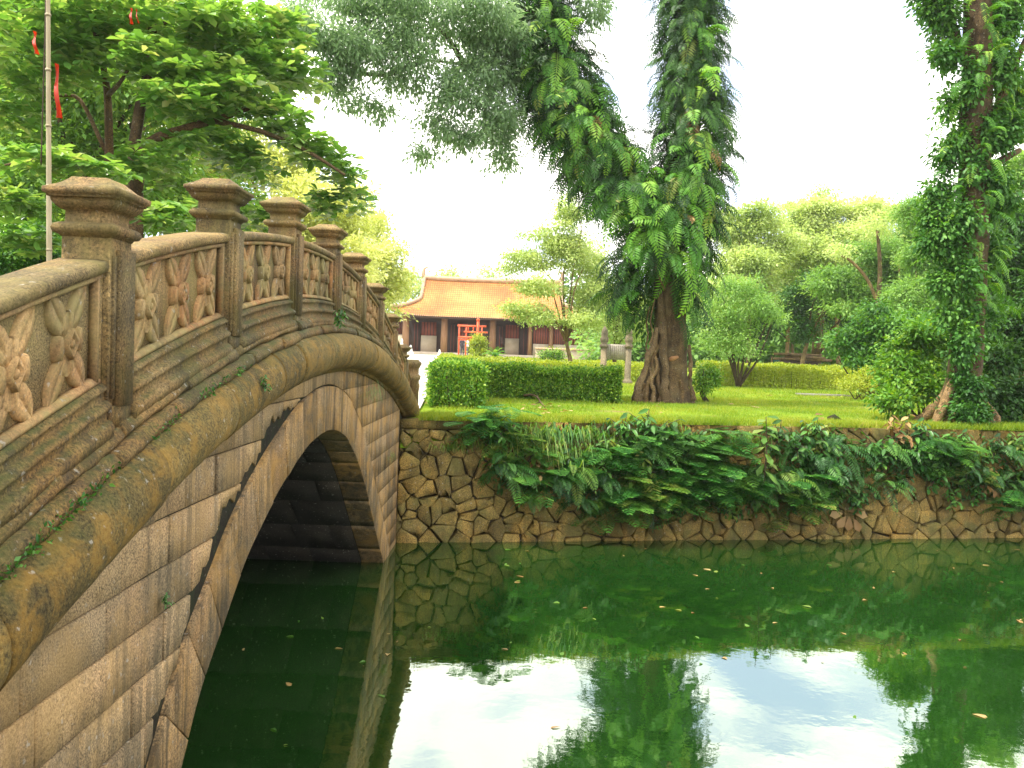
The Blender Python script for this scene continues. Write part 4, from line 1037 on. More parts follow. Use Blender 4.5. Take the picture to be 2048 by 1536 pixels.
# pale forked trunks standing out
ft = thing('pale_forked_trunk', 'bare pale forked trunk above the glossy dark shrub', 'tree', ground_pt(1757, 42))
for pts_, r0 in ([(1757, 712), (1756, 620), (1760, 540), (1755, 460)], .16), ([(1757, 610), (1735, 560), (1705, 525), (1680, 510)], .10), ([(1800, 712), (1800, 600), (1798, 520)], .07):
    p = smooth_path([at_y(a, b, 42) for a, b in pts_], 12); g = Geo(); tube(g, p, np.linspace(r0, r0 * .5, len(p)), 8); mk('trunk', g, MAT['bark_pale'], ft, smooth=True)
mk('crown', crown([pblob(1755, 450, 42, 50, 30), pblob(1680, 500, 42, 30, 18)], 160, 12, .15, .4, .5), MAT['l_far'], ft, kind='stuff')
tk = thing('stout_trunk_tree', 'stout brown trunk tree in front of the blue green fence', 'tree', ground_pt(1636, 50))
for pts_, r0 in ([(1632, 708), (1636, 660), (1640, 610), (1646, 560)], .28), ([(1645, 705), (1642, 660), (1650, 620)], .16), ([(1690, 600), (1680, 640), (1660, 660)], .08):
    p = smooth_path([at_y(a, b, 50) for a, b in pts_], 10); g = Geo(); tube(g, p, np.linspace(r0, r0 * .6, len(p)), 8); mk('trunk', g, MAT['bark'], tk, smooth=True)
mk('crown', crown([pblob(1650, 590, 50, 60, 24), pblob(1690, 615, 50, 40, 20), pblob(1620, 630, 50, 24, 14)], 300, 13, .2, .5, .4), MAT['l_fargreen'], tk, kind='stuff')
# far tree line behind the temple
for i, (px, lb) in enumerate([(880, 'hazy distant tree behind the middle of the temple ridge'), (960, 'hazy distant tree rising behind the right half of the temple ridge'), (800, 'hazy distant tree beside the left roof corner of the temple')]):
    simple_tree('distant_tree', lb, ground_pt(px, 120), [pblob(px, 570, 120, 50, 24), pblob(px + 20, 550, 120, 24, 14), pblob(px - 20, 590, 120, 40, 20)], 260, 12, .5, 1.3, MAT['l_far'], .3, MAT['bark_pale'], .4, group='distant trees')
wood = crown([pblob(px, 668 + 10 * math.sin(px), 72 + 6 * math.sin(px * 1.7), 70, 50) for px in range(1210, 2200, 45)] + [pblob(px, 570 + 25 * math.sin(px * .7), 78 + 6 * math.sin(px * 1.7), 70, 70) for px in range(1420, 2200, 55)] + [pblob(px, 705, 66, 60, 22) for px in range(1210, 2200, 45)] + [pblob(px, 610, 100, 90, 60) for px in range(-200, 760, 110)], 8000, 14, .46, .95, .6, aspect=.6)
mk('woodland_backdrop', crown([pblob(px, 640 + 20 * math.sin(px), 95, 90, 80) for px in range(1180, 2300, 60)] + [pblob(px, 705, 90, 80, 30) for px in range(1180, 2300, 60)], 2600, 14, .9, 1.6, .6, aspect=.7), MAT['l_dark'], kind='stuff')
mk('distant_wood', wood, MAT['l_fargreen'], kind='stuff')

# ------------------------------------------------------------------ shrubs on the lawn side
def shrub(name, label, base, blobs, clusters, per, lsize, cr, mat, tmpl=T6, aspect=.5, stems=6, group=None, r=.02, cat='shrub'):
    t = thing(name, label, cat, base, group)
    base = np.asarray(base, float)
    g = Geo()
    for k in range(stems):
        c, rr, w = blobs[k % len(blobs)]
        e = c + rng.normal(size=3) * rr * .4
        p = smooth_path([base + rng.normal(size=3) * np.array([.06, .06, 0]), base + (e - base) * .5 + rng.normal(size=3) * .08, e], 8)
        tube(g, p, np.linspace(r, r * .35, len(p)), 5)
    mk('stem', g, MAT['twig'], t, smooth=True)
    mk('foliage', crown(subdivide(blobs, 5), clusters, per, lsize, cr, .7, tmpl, aspect, .3), mat, t, kind='stuff')
    return t
shrub('young_tree', 'small bushy tree with several thin stems beside the clipped hedge', ground_pt(1482, 31), [pblob(*b) for b in [(1480, 640, 31, 60, 44), (1440, 620, 31, 44, 40), (1530, 620, 31, 44, 44), (1490, 580, 31.5, 60, 40), (1480, 690, 30.5, 44, 22), (1430, 680, 31, 40, 30)]], 900, 15, .10, .26, MAT['l_fargreen'], T4, .5, 9, r=.05, cat='tree')
shrub('glossy_shrub', 'big glossy dark green shrub right of the yellow hedges', ground_pt(1750, 27), [pblob(*b) for b in [(1750, 650, 27, 70, 44), (1700, 690, 27, 50, 40), (1790, 690, 27, 60, 44), (1740, 720, 26.5, 70, 24), (1830, 650, 28, 40, 40)]], 1000, 15, .12, .24, MAT['l_ivy'], T6, .55, 8, r=.04)
shrub('low_bush', 'dark little bush at the right foot of the forked tree', ground_pt(1412, 21.5), [pblob(*b) for b in [(1412, 745, 21.5, 26, 28), (1405, 765, 21.3, 22, 16), (1425, 760, 21.6, 18, 16)]], 240, 14, .07, .12, MAT['l_hedge'], T6, .5, 6)
shrub('clipped_mound', 'yellow green mound of foliage on the lawn before the glossy shrub', ground_pt(1720, 25), [pblob(*b) for b in [(1715, 765, 25, 40, 16), (1735, 750, 25.3, 30, 14), (1700, 772, 24.6, 26, 10)]], 240, 14, .07, .13, MAT['l_hedgey'], T4, .5, 5)
shrub('understory_bush', 'bushy undergrowth spilling down to the left of the creeper covered trunk', ground_pt(1850, 18.2), [pblob(*b) for b in [(1850, 690, 18.6, 56, 44), (1800, 740, 18.4, 52, 40), (1830, 770, 18.0, 50, 40), (1790, 800, 17.4, 44, 24)]], 1000, 15, .10, .20, MAT['l_hedge'], T6, .55, 9)
shrub('dark_undergrowth', 'dark leafy undergrowth to the right of the buttress roots', ground_pt(2000, 17.6), [pblob(*b) for b in [(2000, 720, 18, 60, 44), (2040, 680, 18.4, 60, 60), (1990, 790, 17.4, 60, 40), (2040, 790, 17.4, 60, 44), (2010, 850, 17.0, 50, 20), (1940, 820, 16.6, 36, 36)]], 1200, 15, .10, .20, MAT['l_dark'], T6, .55, 9)
shrub('root_creeper', 'green creeper covering the foot of the buttress roots', ground_pt(1930, 16.5), [pblob(*b) for b in [(1940, 770, 16.4, 20, 36), (1935, 830, 16.3, 30, 20)]], 220, 14, .085, .14, MAT['l_ivy'], T6, .6, 6)
shrub('ivy_bank', 'fine dark green ivy bank beyond the first bridge post', (at_y(40, 500, 14)[0], 14, gz(14)), [pblob(*b) for b in [(40, 500, 14, 90, 50, .8), (-30, 520, 13.6, 60, 50, .6), (110, 530, 14, 50, 30, .5)]], 900, 16, .06, .15, MAT['l_ivy'], T4, .6, 8)
shrub('round_bush', 'round yellow green bush in front of the red lacquered frame', ground_pt(950, 60), [pblob(*b) for b in [(955, 690, 60, 17, 18), (953, 708, 59.6, 24, 12), (957, 676, 60, 10, 10)]], 420, 12, .13, .26, MAT['l_hedgey'], T4, .5, 5)
shrub('garden_shrub', 'small green garden shrub before the pale temple side wall', ground_pt(1106, 48), [pblob(*b) for b in [(1106, 706, 48, 28, 10), (1095, 712, 48, 20, 8), (1120, 710, 48, 18, 8)]], 200, 12, .11, .22, MAT['l_hedge'], T4, .5, 5)
# cycad: spiky rosette
cyc = thing('cycad', 'spiky pale cycad beside the round yellow green bush', 'plant', ground_pt(990, 57))
for i in range(26):
    a = i * 2.4; el = rng.uniform(.2, 1.2)
    Rm = basis(np.array([math.cos(a) * math.cos(el), math.sin(a) * math.cos(el), math.sin(el)]), np.array([0, 0, 1.0]))
    o = mk('frond', FM[1 if i % 2 else 4], None, cyc); c_ = ground_pt(990, 57) + np.array([0, 0, .35]); sc = 1.0
    o.matrix_basis = Matrix([[*(Rm[j] * sc), c_[j]] for j in range(3)] + [[0, 0, 0, 1]])
g = Geo(); tube(g, [ground_pt(990, 57), ground_pt(990, 57) + np.array([0, 0, .4])], .12, 8); mk('stem', g, MAT['bark'], cyc)

# ------------------------------------------------------------------ clipped hedges
def hedge(label, p0, p1, width, h, lsize, n, mat, posts=False, group='clipped hedges'):
    p0, p1 = np.asarray(p0, float), np.asarray(p1, float)
    t = thing('hedge', label, 'hedge', (*((p0 + p1) / 2), gz((p0[1] + p1[1]) / 2)), group)
    d = p1 - p0; L = np.linalg.norm(d); u = d / L; v = np.array([-u[1], u[0]])
    # outer skin weighted sampling: top, sides, ends, a little inside
    s = rng.random(n); a = rng.uniform(-1, 1, n); z = rng.random(n)
    which = rng.random(n)
    top = which < .26; side = (which >= .26) & (which < .66); end = (which >= .66) & (which < .73)
    z[top] = 1 - np.abs(rng.normal(size=top.sum())) * .06
    a[side] = np.sign(a[side]) * (1 - np.abs(rng.normal(size=side.sum())) * .13)
    s[end] = np.where(rng.random(end.sum()) < .5, 0, 1) + rng.normal(size=end.sum()) * .004
    undul = 1 + .05 * np.sin(s * L * 2.1) + .04 * np.sin(s * L * 5.3 + 1) + np.where(rng.random(n) < .05, rng.random(n) * .13, 0)
    XY = p0 + np.outer(s * L, u) + np.outer(a * width / 2, v)
    P = np.stack([XY[:, 0], XY[:, 1], gz(XY[:, 1]) + .04 + z * h * undul], 1)
    rag = rng.random(n) < .09; z = np.where(rag, z * 1.0, z) * (1 - .13 * np.abs(a) ** 4) ; XYo = np.outer(np.where(rag, a * .12 * rng.random(n), 0), v); P[:, :2] += XYo; P[:, 2] = gz(XY[:, 1]) + .04 + z * h * undul
    out = np.stack([v[0] * a, v[1] * a, (z - .4) * 1.2], 1)
    D = out * .7 + vrand(n) * .8; N = vrand(n) * .6 + np.array([0, 0, .8])
    l_ = lsize * rng.uniform(.6, 1.3, n)
    g = Geo(); leaves(g, P, D, N, l_, l_ * .5, T4)
    mk('foliage', g, mat, t, kind='stuff')
    g = Geo()
    for k in range(int(L / .16)):
        q = p0 + u * (k + rng.random()) * .16 + v * rng.uniform(-.4, .4) * width
        tube(g, [(q[0], q[1], gz(q[1])), (q[0] + rng.normal() * .05, q[1] + rng.normal() * .05, gz(q[1]) + h * .85)], [.012, .006], 4)
    mk('stem', g, MAT['twig'], t, kind='stuff')
def gp(px, Y): p = ground_pt(px, Y); return (p[0], p[1])
hedge('dense green hedge end beside the paved path at the bridge foot', gp(917, 16.8), gp(912, 20.3), 1.05, .78, .075, 24000, MAT['l_hedge'])
hedge('long green hedge across the lawn left of the forked tree', gp(930, 20.4), gp(1240, 20.4), .8, .72, .072, 36000, MAT['l_hedge'])
hedge('sunlit yellow topped hedge running behind the long green hedge', gp(905, 33), gp(1300, 33), .9, .60, .09, 13000, MAT['l_hedgey'])
hedge('low sunlit yellow hedge in front of the temple court', gp(900, 50), gp(1290, 50), 1.2, .42, .13, 8000, MAT['l_hedgey'])
hedge('hedge along the path leading up to the temple', gp(896, 23), gp(896, 48), .8, .55, .10, 11000, MAT['l_hedgey'])
hedge('thin stemmed sunlit yellow hedge at the far edge of the lawn', gp(1405, 32), gp(1745, 32), .8, .72, .095, 13000, MAT['l_hedgey'])
hedge('second sunlit yellow hedge row behind the thin stemmed one', gp(1400, 39), gp(1730, 39), 1.0, .72, .11, 12000, MAT['l_hedgey'])
hedge('third hedge row below the log pile', gp(1420, 48), gp(1700, 48), 1.2, .6, .14, 8000, MAT['l_hedgey'])

# ------------------------------------------------------------------ plants rooted in the retaining wall
def wpt(px, py, out=0.15):
    """point on the wall face seen at the pixel, pushed out from it"""
    lo, hi = 10.0, 22.0
    for _ in range(40):
        m_ = (lo + hi) / 2; q = at_y(px, py, m_)
        if q[1] < wall_at(q[0], q[2]): lo = m_
        else: hi = m_
    q = at_y(px, py, lo); return q + np.array([.2, -.98, 0]) * out
def fern_mesh(n, seed, up=.5):
    r = np.random.default_rng(seed); g = Geo()
    for i in range(n):
        a = r.uniform(math.pi * .95, math.pi * 2.05); el = r.uniform(-.3, .9) * up + .1
        Rm = basis(np.array([math.cos(a) * math.cos(el), math.sin(a) * math.cos(el), math.sin(el)]), np.array([0, 0, 1.0]) + r.normal(size=3) * .2)
        add_geo(g, FRONDS[int(r.integers(len(FRONDS)))], Rm, r.normal(size=3) * .03, r.uniform(.55, 1.0), r.random())
    return g
def feather_mesh(n, seed):
    """sprays of fine bipinnate leaves spreading level, like lead-tree seedlings"""
    r = np.random.default_rng(seed); g = Geo()
    P, D, N, L = [], [], [], []
    for i in range(n):
        a = r.uniform(math.pi * .9, math.pi * 2.1); el = r.uniform(-.35, .35)
        ax = np.array([math.cos(a) * math.cos(el), math.sin(a) * math.cos(el), math.sin(el)]); sd = unit(np.cross(ax, [0, 0, 1.0])); o = r.normal(size=3) * np.array([.22, .08, .16]); ln = r.uniform(.3, .55)
        for t in np.linspace(.15, 1, 9):
            b = o + ax * ln * t - np.array([0, 0, .14 * t * t])
            for s in (1, -1):
                d_ = sd * s + ax * .6 - np.array([0, 0, .25]); d_ = d_ / np.linalg.norm(d_); pl = .17 * math.sin(math.pi * (.2 + .7 * t))
                s2 = unit(np.cross(d_, [0, 0, 1.0]))
                for q in np.linspace(.15, 1, 6):
                    for w in (1, -1):
                        P.append(b + d_ * pl * q); D.append(s2 * w + d_ * .5); N.append(np.array([0, 0, 1.0]) + r.normal(size=3) * .15); L.append(.058)
    leaves(g, np.array(P), np.array(D), np.array(N), np.array(L) * r.uniform(.7, 1.3, len(P)), .021, T4, np.repeat(r.random(len(P) // 12), 12)[:len(P)])
    return g
def broad_mesh(n, seed, lsize=.2, droop=.5, spread=.35):
    r = np.random.default_rng(seed); g = Geo(); gs = Geo()
    for i in range(n):
        a = r.uniform(math.pi, math.pi * 2); e = np.array([math.cos(a) * spread * r.uniform(.3, 1), math.sin(a) * spread * r.uniform(.3, 1), r.uniform(-.25, .45)])
        tube(gs, [np.zeros(3), e * .5 + np.array([0, 0, .06]), e], [.01, .008, .005], 4)
        k = int(r.integers(4, 8)); t = np.linspace(.35, 1, k)
        P = e * t[:, None]; aa = np.arange(k) * 2.4 + r.random() * 6
        D = np.stack([np.cos(aa), np.sin(aa) * .8 - .3, -droop + r.normal(size=k) * .25], 1)
        l_ = lsize * r.uniform(.6, 1.15, k)
        leaves(g, P, D, np.array([0, -.4, 1.0]) + r.normal(size=(k, 3)) * .3, l_, l_ * .42, T6, r.random(k))
    return g, gs
def blade_mesh(n, seed, ln=.3):
    r = np.random.default_rng(seed); g = Geo()
    for i in range(n):
        a = r.uniform(math.pi * 1.0, math.pi * 2.0); b = r.normal(size=3) * np.array([.22, .03, .05]); l_ = ln * r.uniform(.6, 1.3)
        d1 = np.array([math.cos(a) * .35, -.35, .35]) * l_; d2 = d1 + np.array([math.cos(a) * .2, -.15, -.65]) * l_; w = np.array([.008, 0, 0])
        g.add([b - w, b + w, b + d1 + w, b + d1 - w, b + d2], [(0, 1, 2, 3), (3, 2, 4)], r.random())
    return g
def meshes(fn, mat, name): 
    out = []
    for g in fn:
        me = g.mesh(name); me.materials.append(mat); out.append(me)
    return out
FERN = meshes([fern_mesh(11, s) for s in range(4)], MAT['l_wall'], 'fern_fronds')
FEATH = meshes([feather_mesh(13, s) for s in range(4)], MAT['l_feather'], 'feathery_foliage')
BR = [broad_mesh(10, s) for s in range(4)]
BROAD = meshes([b[0] for b in BR], MAT['l_wall'], 'broad_leaves'); BRST = meshes([b[1] for b in BR], MAT['twig'], 'stems')
TUFT = meshes([blade_mesh(46, s) for s in range(3)], MAT['l_pale'], 'grass_blades')
def veg_top(px): return np.interp(px, [960, 1330, 2048], [862, 868, 892])
ZONES = [(1010, 'close to the bridge abutment'), (1120, 'by the dead branch on the lawn'), (1250, 'beneath the long green hedge'), (1420, 'beneath the forked tree'), (1580, 'around the tall pale seedling'), (1760, 'above the withered orange seedling'), (1880, 'beneath the bushy undergrowth'), (9999, 'beneath the buttress roots')]
def put(kind, label, px, py, sc, group, out=.12, rz=None, cat='plant'):
    f_ = (py - veg_top(px)) / 140
    look = {'fern': 'fern clump', 'feather': 'feathery leaved shrub', 'broad': 'broad leaved shrub', 'tuft': 'drooping grass tuft'}[kind]
    label = ('big ' if sc > .85 else 'small ' if sc < .6 else '') + look + (' at the wall top ' if f_ < .25 else ' half way down the wall ' if f_ < .65 else ' low on the wall ') + [z for lim, z in ZONES if px < lim][0]
    i = int(rng.integers(3)); p_ = wpt(px, py, out) if py > 845 or px < 960 else wpt(px, py, out)
    lists = {'fern': (FERN, 'fern', 'fronds'), 'feather': (FEATH, 'feathery_shrub', 'foliage'), 'broad': (BROAD, 'leafy_shrub', 'foliage'), 'tuft': (TUFT, 'grass_tuft', 'blades')}
    ms, nm, part = lists[kind]
    t = thing(nm, label, cat, p_, group)
    rz = rng.normal() * .25 if rz is None else rz
    parts_ = [(part, ms[i])]
    if kind == 'broad': parts_.append(('stem', BRST[i]))
    for pn, me in parts_:
        o = bpy.data.objects.new(pn, me); col.objects.link(o); o.parent = t
        o.rotation_euler = (0, 0, rz); o.scale = (sc, sc, sc); o['kind'] = 'stuff'
        if pn != 'stem': vary(o, [('l_ivy', .16), ('l_pale', .12), ('l_dark', .15), ('dry', .03 if kind == 'broad' else 0)])
    return t
for (px, py, sc) in [(1000, 940, .75), (1060, 1000, .6), (1120, 935, .8), (1200, 960, .8), (1150, 1000, .7), (1560, 960, 1.0), (1640, 930, 1.0), (1700, 960, .9), (1600, 900, .9), (1680, 890, .9), (1760, 960, .8), (1620, 1000, .8), (1960, 940, .8), (2020, 960, .9), (1500, 1000, .7)]:
    put('fern', 'dark fern clump growing out of the retaining wall', px, py, sc * .8, 'ferns on the retaining wall')
for (px, py, sc) in [(985, 830, .9), (960, 850, .8), (1010, 870, .7), (1260, 960, 1.1), (1320, 940, 1.1), (1290, 1000, 1.0), (1390, 930, 1.1), (1440, 960, 1.0), (1380, 970, 1.1), (1220, 1000, .9), (1470, 980, .9), (1340, 1010, .9), (1350, 890, 1.0), (1430, 895, 1.0), (1180, 900, .7), (1050, 900, .6), (2010, 1000, .9), (1850, 900, .8), (1300, 900, .9)]:
    put('feather', 'bright feathery leaved shrub spreading from the retaining wall', px, py, sc, 'feathery shrubs on the retaining wall', .2)
for (px, py, sc) in [(1240, 870, .9), (1290, 865, 1.0), (1210, 890, .8), (1380, 880, .8), (1550, 880, .9), (1700, 1000, .7), (1740, 900, 1.0), (1800, 900, .9), (1790, 960, .8), (1860, 960, .8), (1920, 930, .7), (1980, 900, .8), (2030, 900, .9), (1890, 1000, .6), (1660, 960, .9), (1780, 870, .9), (1830, 870, .8), (1450, 1010, .7), (1130, 960, .7), (1080, 950, .7), (1940, 990, .6), (1620, 870, .8)]:
    put('broad', 'glossy broad leaved shrub rooted in the retaining wall', px, py, sc, 'leafy shrubs on the retaining wall', .15)
for (px, py, sc) in [(1060, 865, 1.1), (1110, 870, 1.1), (1160, 872, 1.1), (1010, 895, 1.0), (940, 885, .8), (900, 895, .7), (1090, 910, 1.0), (1140, 905, 1.0), (1180, 865, 1.0), (1330, 870, 1), (1480, 880, 1), (1880, 890, .9), (1930, 905, .9), (1000, 860, .9), (1230, 915, .9), (1040, 935, .8)]:
    put('tuft', 'drooping grass tuft hanging over the wall top', px, py, sc, 'grass tufts on the wall', .06)
# thicker growth between them
r5 = np.random.default_rng(21)
def veg_bot(px): return np.interp(px, [960, 1000, 1100, 1300, 1450, 1600, 1750, 1800, 1900, 2048], [880, 965, 985, 1000, 1000, 1005, 1000, 930, 960, 1005])
for k in range(96):
    px = r5.uniform(975, 2110); t_ = r5.random(); py = veg_top(px) + (veg_bot(px) - veg_top(px)) * t_
    if 1040 < px < 1190 and py < 925: 
        put('tuft', 'drooping grass tuft hanging over the wall top', px, py, r5.uniform(.7, 1.2), 'grass tufts on the wall', .06); continue
    q_ = r5.random()
    w_fe = .5 if 1200 < px < 1500 else .15
    if q_ < w_fe: put('feather', 'bright feathery leaved shrub spreading from the retaining wall', px, py, r5.uniform(.7, 1.1), 'feathery shrubs on the retaining wall', r5.uniform(.05, .3))
    elif q_ < w_fe + .25: put('fern', 'dark fern clump growing out of the retaining wall', px, py, r5.uniform(.35, .75), 'ferns on the retaining wall', r5.uniform(.02, .2))
    else: put('broad', 'glossy broad leaved shrub rooted in the retaining wall', px, py, r5.uniform(.55, 1.0), 'leafy shrubs on the retaining wall', r5.uniform(.02, .25))
bl = []
for k in range(135):
    px = r5.uniform(1000, 2180); py = veg_top(px) + (veg_bot(px) - veg_top(px)) * r5.random() ** .8
    if 1030 < px < 1200 and py < 930: continue
    bl.append((wpt(px, py, .06), np.array([.42, .10, .22]) * r5.uniform(.6, 1.2), 1.0))
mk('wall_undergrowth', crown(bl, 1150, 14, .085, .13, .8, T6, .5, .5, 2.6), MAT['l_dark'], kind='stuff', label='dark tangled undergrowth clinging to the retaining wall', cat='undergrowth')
# tall broad leaved seedling standing up at the wall edge
sd = thing('tall_seedling', 'tall seedling with long hanging pale leaves at the wall top', 'plant', wpt(1505, 960, .4))
st0, st1 = wpt(1505, 960, .4), wpt(1510, 830, .4)
g = Geo(); tube(g, smooth_path([st0, (st0 + st1) / 2 + np.array([.03, 0, 0]), st1], 10), np.linspace(.014, .006, 11), 6); mk('stem', g, MAT['twig'], sd, smooth=True)
for k in range(18):
    t_ = .15 + .85 * k / 17; b_ = st0 + (st1 - st0) * t_; a = math.pi + k * 2.4
    g = Geo(); leaves(g, np.array([b_]), np.array([[math.cos(a), math.sin(a) * .6 - .2, -.9 + t_ * .9]]), np.array([[0, -.5, 1.0]]), np.array([.34 - .12 * t_]), np.array([.11]), T8, np.array([rng.random()])); mk('leaf', g, MAT['l_pale'], sd)
# withered plant low on the wall
wp = thing('withered_seedling', 'withered orange leaved seedling hanging low on the wall', 'plant', wpt(1690, 1030, .1))
for (px, py, dx, dz) in [(1680, 1025, -1, -.1), (1692, 1030, -.1, -1), (1700, 1034, .5, -1), (1688, 1020, .9, .2), (1698, 1022, 1, -.2), (1685, 1030, -.5, -.6)]:
    g = Geo(); leaves(g, np.array([wpt(px, py, .1)]), np.array([[dx, -.3, dz]]), np.array([[0, -1.0, .5]]), np.array([.26]), np.array([.15]), T8, np.array([rng.random()])); mk('leaf', g, MAT['dry'], wp)
# weeds on the bridge face
for (px, py, X, sc, lb) in [(735, 790, XS + .10, .8, 'hanging fern weed below the roll moulding'), (775, 915, XS + .02, .55, 'grass weed on the arch flank by the retaining wall'), (672, 640, XS + .14, .3, 'small leafy weed on the ledge below the fourth panel'), (327, 1205, XS + .02, .12, 'tiny weed sprouting between ashlar blocks'), (300, 995, XS + .05, .15, 'tiny weed under the roll moulding'), (525, 770, XS + .2, .17, 'weed in the open joint of the roll moulding')]:
    q = at_x(px, py, X)
    t = thing('weed', lb, 'weed', q)
    i = int(rng.integers(3))
    o = bpy.data.objects.new('blades', (TUFT if sc > .5 else BROAD)[i]); col.objects.link(o); o.parent = t; o.rotation_euler = (0, 0, math.pi / 2); o.scale = (sc,) * 3; o['kind'] = 'stuff'
ps = [at_x(px, py, XS + .125) + np.array([0, 0, .0]) for px, py in [(20, 1010), (60, 985), (110, 950), (150, 925), (190, 895), (330, 805), (420, 757), (470, 732)]]
mo = Geo()
for q in ps:
    n = 60; P = q + rng.normal(size=(n, 3)) * np.array([.02, .10, .015]); P[:, 2] = Lc(P[:, 1]) + .37 + rng.random(n) * .03
    leaves(mo, P, vrand(n) + np.array([.5, 0, .6]), vrand(n) + np.array([0, 0, 1.0]), rng.uniform(.012, .035, n), rng.uniform(.006, .016, n), T4)
mk('moss_growth', mo, MAT['l_wall'], kind='stuff', label='green moss and seedlings along the ledge above the roll', cat='moss')

# ------------------------------------------------------------------ grass on the lawn
def grass(n, ymin, ymax, hgt, wid, power=1.0):
    t = rng.random(n) ** power
    y_off = ymin + (ymax - ymin) * t
    x = rng.uniform(-1.2, 1, n) * 1.0
    X = np.where(rng.random(n) < 1, rng.uniform(-1.5, 14, n), 0)
    Yw = np.interp(X, WALL_B[:, 0], WALL_B[:, 1]) + BATTER + y_off
    on_path = X < np.interp(Yw, [15.2, 20, 80], [-1.66, -2.0, -6.4])
    msk = np.sin(1.7 * X + .9 * Yw) + np.sin(.8 * X - 2.3 * Yw + 1) + np.sin(2.9 * X + 1.3 * Yw)
    on_path |= (msk > 1.15) & (rng.random(len(X)) < .75)
    X, Yw = X[~on_path], Yw[~on_path]; n = len(X)
    Z = gz(Yw) + .0
    h = hgt * rng.uniform(.5, 1.4, n); a = rng.uniform(0, 6.28, n)
    ox, oy = np.cos(a) * wid, np.sin(a) * wid
    lean = rng.normal(size=(n, 2)) * .45
    V = np.stack([np.stack([X - ox, Yw - oy, Z], 1), np.stack([X + ox, Yw + oy, Z], 1), np.stack([X + lean[:, 0] * h, Yw + lean[:, 1] * h, Z + h], 1)], 1).reshape(-1, 3)
    return V, np.arange(3 * n).reshape(-1, 3), np.repeat(rng.random(n), 3)
g = Geo()
g.add(*grass(90000, .05, 9, .055, .006, .8)); g.add(*grass(46000, -.14, .4, .11, .006)); g.add(*grass(60000, 6, 20, .07, .010))
mk('grass', g, MAT['grass'], kind='stuff')

# fallen leaves on the lawn
for i in range(46):
    if i < 20: q = at_g(rng.uniform(1040, 1140), rng.uniform(812, 832))
    else: q = at_g(rng.uniform(960, 1850), rng.uniform(790, 845))
    g = Geo(); l_ = rng.uniform(.10, .2)
    leaves(g, np.array([q + np.array([0, 0, .05])]), np.array([[rng.normal(), rng.normal(), .1]]), np.array([[rng.normal() * .3, rng.normal() * .3, 1.0]]), np.array([l_]), np.array([l_ * .5]), T8, np.array([rng.random()]))
    mk('fallen_leaf', g, MAT['dry'], label='curled brown leaf ' + ('among the litter by the dead branch' if i < 20 else 'lying alone on the open lawn'), cat='leaf', group='fallen leaves on the lawn')
# leaves floating on the pond
for i in range(75):
    for _ in range(20):
        px, py = rng.uniform(820, 2040), rng.uniform(1095, 1500)
        if py < 1095 + 400 * rng.random() ** 1.6: break
    if i < 14: px, py = rng.uniform(480, 800), rng.uniform(1160, 1500)
    q = at_z(px, py, .006)
    if q[1] > wall_at(q[0]) - .15: continue
    g = Geo(); l_ = rng.uniform(.035, .11) * (1.0 if rng.random() < .75 else 1.3)
    leaves(g, np.array([q]), np.array([[rng.normal(), rng.normal(), .02]]), np.array([[rng.normal() * .1, rng.normal() * .1, 1.0]]), np.array([l_]), np.array([l_ * rng.uniform(.3, .55)]), T8, np.array([rng.random()]))
    br_ = rng.random() < .6
    where = 'in the shadow of the arch' if px < 800 else 'near the foot of the retaining wall' if py < 1170 else 'on the sky reflection' if py > 1290 else 'in the green middle of the pond'
    mk('floating_leaf', g, MAT['dry'] if br_ else MAT['l_pale'], label=('tiny ' if l_ < .055 else 'large ' if l_ > .09 else 'small ') + ('brown' if br_ else 'green') + ' leaf floating ' + where, cat='leaf', group='leaves floating on the pond')
# dead branch lying on the lawn
db = thing('dead_branch', 'crooked dead branch lying on the lawn before the long hedge', 'branch', at_g(1075, 806))
for pts_, r_ in ([(1048, 800, .10), (1062, 801, .13), (1074, 803, .10), (1080, 808, .05), (1090, 816, .02)], .03), ([(1074, 803, .10), (1076, 797, .16)], .018), ([(1080, 808, .05), (1072, 810, .03)], .016):
    p = smooth_path([at_g(a, b) + np.array([0, 0, h]) for a, b, h in pts_], 10); g = Geo(); tube(g, p, np.linspace(r_, r_ * .5, len(p)), 7, wob=.1); mk('limb', g, MAT['bark'], db)
g = Geo(); q = at_g(1668, 846); tube(g, [q + np.array([-.12, 0, .07]), q + np.array([0, 0, .09]), q + np.array([.12, 0, .06])], [.04, .075, .03], 8, wob=.1)
mk('dark_stone', g, MAT['mortar'], label='small dark stone at the lawn edge above the ferns', cat='stone')
q = at_g(1645, 792); g = Geo(); box(g, q[0] - .75, q[0] + .75, q[1] - .3, q[1] + .3, q[2] - .02, q[2] + .06); mk('ground_slab', g, MAT['slab'], label='flat pale slab let into the lawn', cat='slab')

